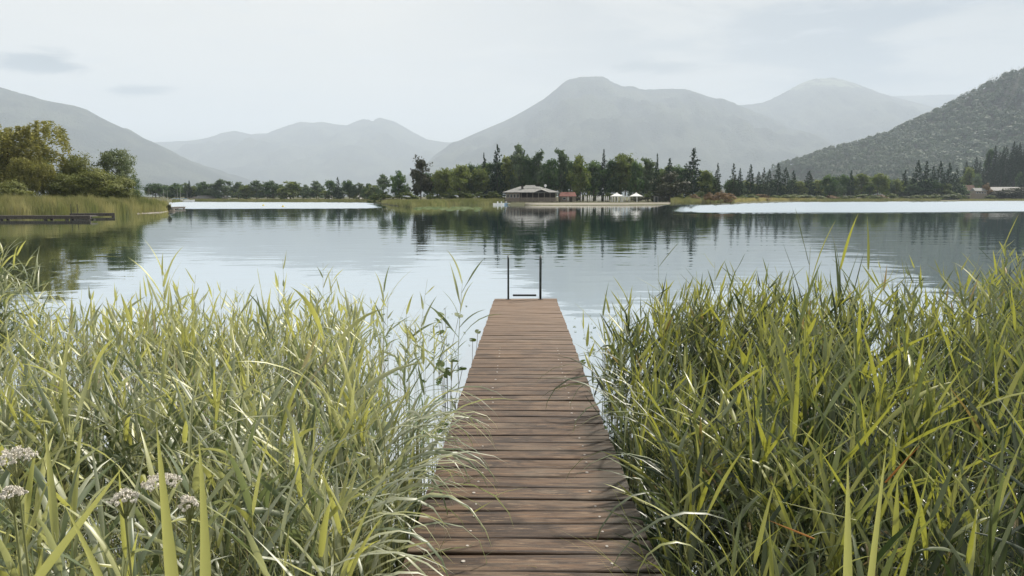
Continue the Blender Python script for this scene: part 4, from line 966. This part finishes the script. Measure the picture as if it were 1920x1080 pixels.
for side, seed, n in (('pale', 500, 78), ('green', 520, 78)):
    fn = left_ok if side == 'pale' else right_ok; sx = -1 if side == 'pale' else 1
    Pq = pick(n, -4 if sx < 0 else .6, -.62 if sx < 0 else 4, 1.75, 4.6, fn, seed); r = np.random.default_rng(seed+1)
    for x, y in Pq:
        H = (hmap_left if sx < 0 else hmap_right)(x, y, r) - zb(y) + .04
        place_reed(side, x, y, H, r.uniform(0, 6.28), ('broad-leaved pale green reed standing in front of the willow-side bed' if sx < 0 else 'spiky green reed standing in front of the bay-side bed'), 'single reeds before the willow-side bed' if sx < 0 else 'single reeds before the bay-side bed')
def hero(px, top, D, side, label, rz=0, proto=None):
    z = P(px, top, D).z; place_reed(side, X(px, D)*1.0, D, z-zb(D)-.17, rz, label, proto=proto)
hero(512, 545, 7.2, 'pale', 'upright pale reed rising highest near the willow-side bed centre', 1.0, 2)
hero(285, 480, 8.6, 'pale', 'thin tall reed above the willow-side bed against white water', .4, 3)
hero(855, 500, 9.2, 'pale', 'lone slender reed in open water beside the jetty', 2.4, 1)
hero(713, 505, 9.6, 'pale', 'slender reed with paired leaves over the white water', 1.9, 5)
hero(1525, 425, 6.2, 'green', 'tallest reed of the bay-side bed rising above all others', 2.0, 2)
hero(1600, 440, 6.4, 'green', 'tall reed next to the tallest one over blue water', 1.2, 4)
hero(1655, 455, 6.8, 'green', 'third tall reed over the blue water near the tallest', .3, 6)
hero(1880, 460, 6.0, 'green', 'tall reed at the outer edge of the bay-side bed', .6, 1)
hero(1150, 545, 6.9, 'green', 'reed at the corner of the bay-side bed next to open water', 2.2, 3)
for i, (ox, y) in enumerate([(.66, 2.25), (.70, 2.45), (.64, 2.65), (.72, 2.85), (.66, 3.05), (.68, 3.3), (.74, 2.1), (.69, 3.6), (.65, 2.0)]):
    place_reed('pale', axis(y)-ox, y, .98 + .04*(i % 3), i*1.3, 'broad-leaved pale reed crowding the willow-side edge of the planks', 'reeds crowding the willow-side edge of the planks')
for i, (ox, y) in enumerate([(.68, 2.5), (.72, 2.9), (.66, 3.3), (.70, 3.7), (.67, 4.2)]):
    place_reed('green', axis(y)+ox, y, 1.02 + .05*(i % 3), i*1.7, 'spiky green reed crowding the bay-side edge of the planks', 'reeds crowding the bay-side edge of the planks')
# broad upright blades close to the viewer
def blade(label, base, tip, width, mat, bendv=(0, 0, 0), name='reed_leaf', split=None):
    A, Bp = Vector(base), Vector(tip); d = Bp-A; n = 16; V = []
    side = Vector((1, .15, 0)); nn = d.normalized().cross(side).normalized()
    for i in range(n+1):
        s = i/n; c = A + d*s + Vector(bendv)*math.sin(math.pi*s); w = width*float(np.interp(s, [0, .1, .35, .6, .85, 1], [.75, .95, 1, .75, .34, .01]))*.5
        V += [c - side*w + nn*w*.3, c, c + side*w + nn*w*.3]
    Q = [(i*3+j, i*3+j+1, i*3+j+4, i*3+j+3) for i in range(n) for j in (0, 1)]
    o = link(name, npmesh(name, np.array([tuple(v) for v in V]), Q, MT[mat], np.full(len(V), .12), True)); return tag(o, label, 'reed leaf')
def bl(label, px, ptop, pxb, D, z0, width, mat='reed_pale', bend=(0, 0, 0), Dt=None):
    tp = P(px, ptop, Dt or D); blade(label, (X(pxb, D), D, z0), tp, width, mat, bend)
bl('broad yellow-green leaf standing upright and close to the viewer', 293, 792, 292, 1.75, .75, .040)
bl('broad green leaf leaning beside the upright yellow-green leaf', 372, 812, 310, 1.78, .75, .034, bend=(.02, 0, 0))
bl('long pale leaf slanting down from the flower heads', 120, 945, 200, 1.75, .78, .03, bend=(0, .03, .02))
bl('long diagonal leaf crossing low before the flower heads', 236, 868, -60, 1.9, 1.0, .03)
bl('pale split leaf pair standing on the bay side close to the viewer', 1590, 860, 1650, 1.9, .75, .034, 'reed_pale')
bl('narrow pale leaf beside the split leaf pair', 1662, 835, 1668, 1.95, .75, .026, 'reed_pale')
bl('green leaf standing tall on the bay side of the split pair', 1745, 870, 1700, 1.95, .75, .024, 'reed_green')
bl('rusty orange leaf low in the bay-side bed', 1440, 975, 1560, 2.1, P(1560, 1010, 2.1).z, .012, 'rust' if False else 'blossom_rust', Dt=2.1)
bl('rusty orange leaf slanting upwards in the bay-side bed', 1728, 832, 1695, 2.6, P(1695, 905, 2.6).z, .013, 'blossom_rust')
bl('long thin leaf lying across the bay-side bed', 1440, 935, 1640, 2.3, P(1640, 975, 2.3).z, .013, 'reed_green')
# leaves that arch over the jetty from the willow side
def arching(n, x0, x1, y0, y1, side, seed, label, group, mat):
    r = np.random.default_rng(seed)
    for i in range(n):
        y = r.uniform(y0, y1); x = axis(y) + side*r.uniform(x0, x1); z = r.uniform(.66, .92)
        aim = (0 if side < 0 else math.pi) + r.normal()*.55
        V, Q, T = leaves(np.array([[0, 0, 0.]]), np.array([aim]), np.array([r.uniform(.5, 1.2)]), np.array([r.uniform(1.1, 2.4)]), np.array([r.uniform(.38, .72)]), np.array([r.uniform(.010, .025)]), np.array([r.normal()*.7]), np.array([r.uniform(.2, .9)]))
        st = MB().tube([(0, 0, -z-.1), (0, 0, -z*.5), (0, 0, 0.004)], [.004, .0035, .002], 5)
        t = thing('overhanging_reed', label, 'reed', (x, y, z), 0, group); link('leaf', npmesh('leaf', V, Q, MT[mat], T, True), t); st.build('stem', MT['green_stem'], t)
arching(95, .56, .80, 2.3, 4.6, -1, 600, 'thin leaf arching over the willow-side edge of the planks', 'leaves arching over the willow-side edge', 'reed_pale')
arching(26, .62, .80, 2.6, 5.6, 1, 620, 'thin leaf arching over the bay-side edge of the planks', 'leaves arching over the bay-side edge', 'reed_green')

# low meadow grass at the bottom of the bay side and willow side
def lowgrass(x0, x1, y0, y1, n, seed, label, mat):
    r = np.random.default_rng(seed); x = r.uniform(x0, x1, n); y = r.uniform(y0, y1, n)
    ok = np.abs(x - axis(y)) > .60; x, y = x[ok], y[ok]; m = len(x)
    O = np.stack([x, y, np.full(m, -.05)], 1)
    V, Q, T = leaves(O, r.uniform(0, 6.28, m), r.uniform(1.1, 1.5, m), r.uniform(.2, 1.6, m), r.uniform(.6, 1.12, m), r.uniform(.006, .013, m), r.normal(size=m)*.6, np.clip(r.normal(size=m)*.3+.3, 0, 1))
    tag(link('grass', npmesh('grass', V, Q, MT[mat], T, True)), label, 'grass', kind='stuff')
lowgrass(.6, 2.6, 1.4, 3.0, 2600, 700, 'thin green grass low at the foot of the bay-side reeds', 'reed_green')
lowgrass(-2.6, -.5, 1.4, 4.0, 1500, 704, 'thin pale grass low at the foot of the willow-side reeds', 'reed_pale')

# ------------------------------------------------------------------ flower heads
def umbel(px, py, D, rad_, label, seed):
    r = random.Random(seed); rad_ *= .8; c = P(px, py+8, D); t = thing('wildflower', label, 'flower', (c.x, c.y, 0))
    h = c.z; MB().tube([(0, .02, -.1), (.01, .01, h*.6), (0, 0, h-.07)], [.0045, .004, .003], 6).build('stem', MT['green_stem'], t)
    hd = MB(); st = MB(); n = 17
    for i in range(n):
        a = i*2.4; q = rad_*math.sqrt((i+.5)/n); cx, cy, cz = q*math.cos(a), q*math.sin(a), h-.012*(q/rad_)**2*2+r.uniform(-.006, .006)
        st.tube([(0, 0, h-.08), (cx*.6, cy*.6, h-.045), (cx, cy, cz-.004)], .0013, 4, False)
        for k in range(26):
            u = Vector((r.gauss(0, 1), r.gauss(0, 1), r.gauss(0, .7))).normalized()*r.uniform(.3, 1)*rad_*.23; p = Vector((cx, cy, cz))+u; s = r.uniform(.0022, .0042); w = Vector((r.gauss(0, 1), r.gauss(0, 1), r.gauss(0, 1))).normalized(); v = w.orthogonal().normalized()
            hd.poly([p-w*s, p+v*s, p+w*s, p-v*s, p+Vector((0, 0, s))], [(0, 1, 4), (1, 2, 4), (2, 3, 4), (3, 0, 4)])
    hd.build('flower_head', MT['flower'], t); st.build('rays', MT['green_stem'], t)
for k, (px, py, D, rr, lab) in enumerate([(28, 838, 2.0, .058, 'large pink flower head at the outer edge of the willow-side bed'), (300, 885, 2.0, .060, 'broad pink flower head behind the upright yellow-green leaf'), (232, 915, 1.95, .042, 'pinkish flower head nestled lower beside the broad one'), (352, 925, 1.95, .030, 'small flower head behind the leaning green leaf'), (22, 905, 1.9, .036, 'pink flower head just below the large one')]): umbel(px, py, D, rr, lab, k)

# ------------------------------------------------------------------ water plants beside the jetty
def pad_mesh(seed, r0=1.0):
    r = random.Random(seed); n = 12; V = [(0, 0, 0)]
    for i in range(n+1):
        a = .25+(2*math.pi-.5)*i/n; q = r0*(1+.08*math.sin(a*2+seed)); V.append((q*math.cos(a), q*math.sin(a)*.85, .06*math.sin(a*3+seed)))
    return npmesh('pad', np.array(V), [(0, i+1, i+2) for i in range(n)], MT['pad'], np.full(len(V), r.random()), True)
PM = [pad_mesh(s) for s in range(4)]
def pad(px, py, size, label, group=None, lift=.01, tilt=0.0):
    D = Dw(py); o = link('lily_pad', PM[random.randrange(4)]); o.location = (X(px, D), D, lift); o.scale = (size, size, size); o.rotation_euler = (tilt, tilt*.6, random.uniform(0, 6)); tag(o, label, 'water plant', group)
r = random.Random(12)
for i in range(85):
    px = r.uniform(640, 885); py = r.uniform(570, 720); 
    if px > 925-(py-560)*.34-14: continue
    pad(px, py, r.uniform(.016, .04), 'tiny dark leaf floating on the white water on the willow side of the jetty', 'tiny floating leaves on the willow side', tilt=r.uniform(-.2, .4))
for i in range(60):
    py = r.uniform(588, 790); px = r.uniform(1050+(py-560)*.39+6, 1150+(py-560)*.05)
    pad(px, py, r.uniform(.010, .034), 'tiny dark leaf floating between the jetty and the bay-side reeds', 'tiny floating leaves on the bay side', tilt=r.uniform(-.2, .4))
def waterplant(px, py, D, n, size, label, seed):
    r = random.Random(seed); c = P(px, py, D); t = thing('water_plant', label, 'water plant', (c.x, D, 0))
    for k in range(n):
        x, y, z = r.gauss(0, size*1.1), r.gauss(0, size*1.4), max(.03, c.z + r.gauss(0, size*.7)); 
        MB().tube([(x*.3, y*.3, -.1), (x*.8, y*.8, z*.6), (x, y, z)], .003, 5).build('stalk', MT['brown_stem'], t)
        o = link('leaf', PM[r.randrange(4)], t); o.location = (x, y, z); s = size*r.uniform(.45, .8); o.scale = (s, s, s); o.rotation_euler = (r.uniform(.2, .9), r.uniform(-.5, .5), r.uniform(0, 6))
waterplant(838, 596, 10.6, 5, .11, 'dark leafy water plant farthest out by the jetty end', 1)
waterplant(838, 692, 7.6, 8, .065, 'large dark leafy water plant midway beside the jetty', 2)
waterplant(884, 634, 9.0, 2, .07, 'small leafy plant standing close to the jetty side', 3)
waterplant(872, 745, 6.2, 5, .05, 'brown-stalked weeds leaning against the jetty side', 4)
waterplant(1103, 680, 7.6, 2, .05, 'single yellow-green leaf on the bay side of the jetty', 5)
waterplant(1135, 655, 8.2, 4, .04, 'sparse floating weed near the bay-side reeds', 6)
# water lilies by the wooded point
r = random.Random(5)
for i in range(70):
    px = r.uniform(782, 898); py = 389 + abs(r.gauss(0, 1.9)) + (px-782)*.006
    D = Dw(py); o = link('water_lily', PM[i % 4]); o.location = (X(px, D), D, .03); s = r.uniform(.25, .75); o.scale = (s*1.3, s, s*2.0); o.rotation_euler = (r.uniform(.15, .5), 0, r.uniform(-.4, .4)); o.data = o.data
    tag(o, 'pale water lily leaf in the patch off the wooded point', 'water plant', 'water lilies off the wooded point')

# ------------------------------------------------------------------ haze
def haze():
    m, o = newmat('haze'); v = N('ShaderNodeVolumePrincipled')
    v.inputs['Color'].default_value = (.745, .845, .985, 1); v.inputs['Density'].default_value = HAZE; v.inputs['Anisotropy'].default_value = 0.0
    nt.links.new(v.outputs[0], o.inputs['Volume'])
    try: m.cycles.homogeneous_volume = True
    except Exception: pass
    b = MB().box(-26800, 26800, -200, 26800, -3.2, 2700).build('haze', m); tag(b, kind='stuff'); tag(b, 'thin pale blue haze over the lake and mountains', 'haze')
HAZE = 0.92e-4
haze()
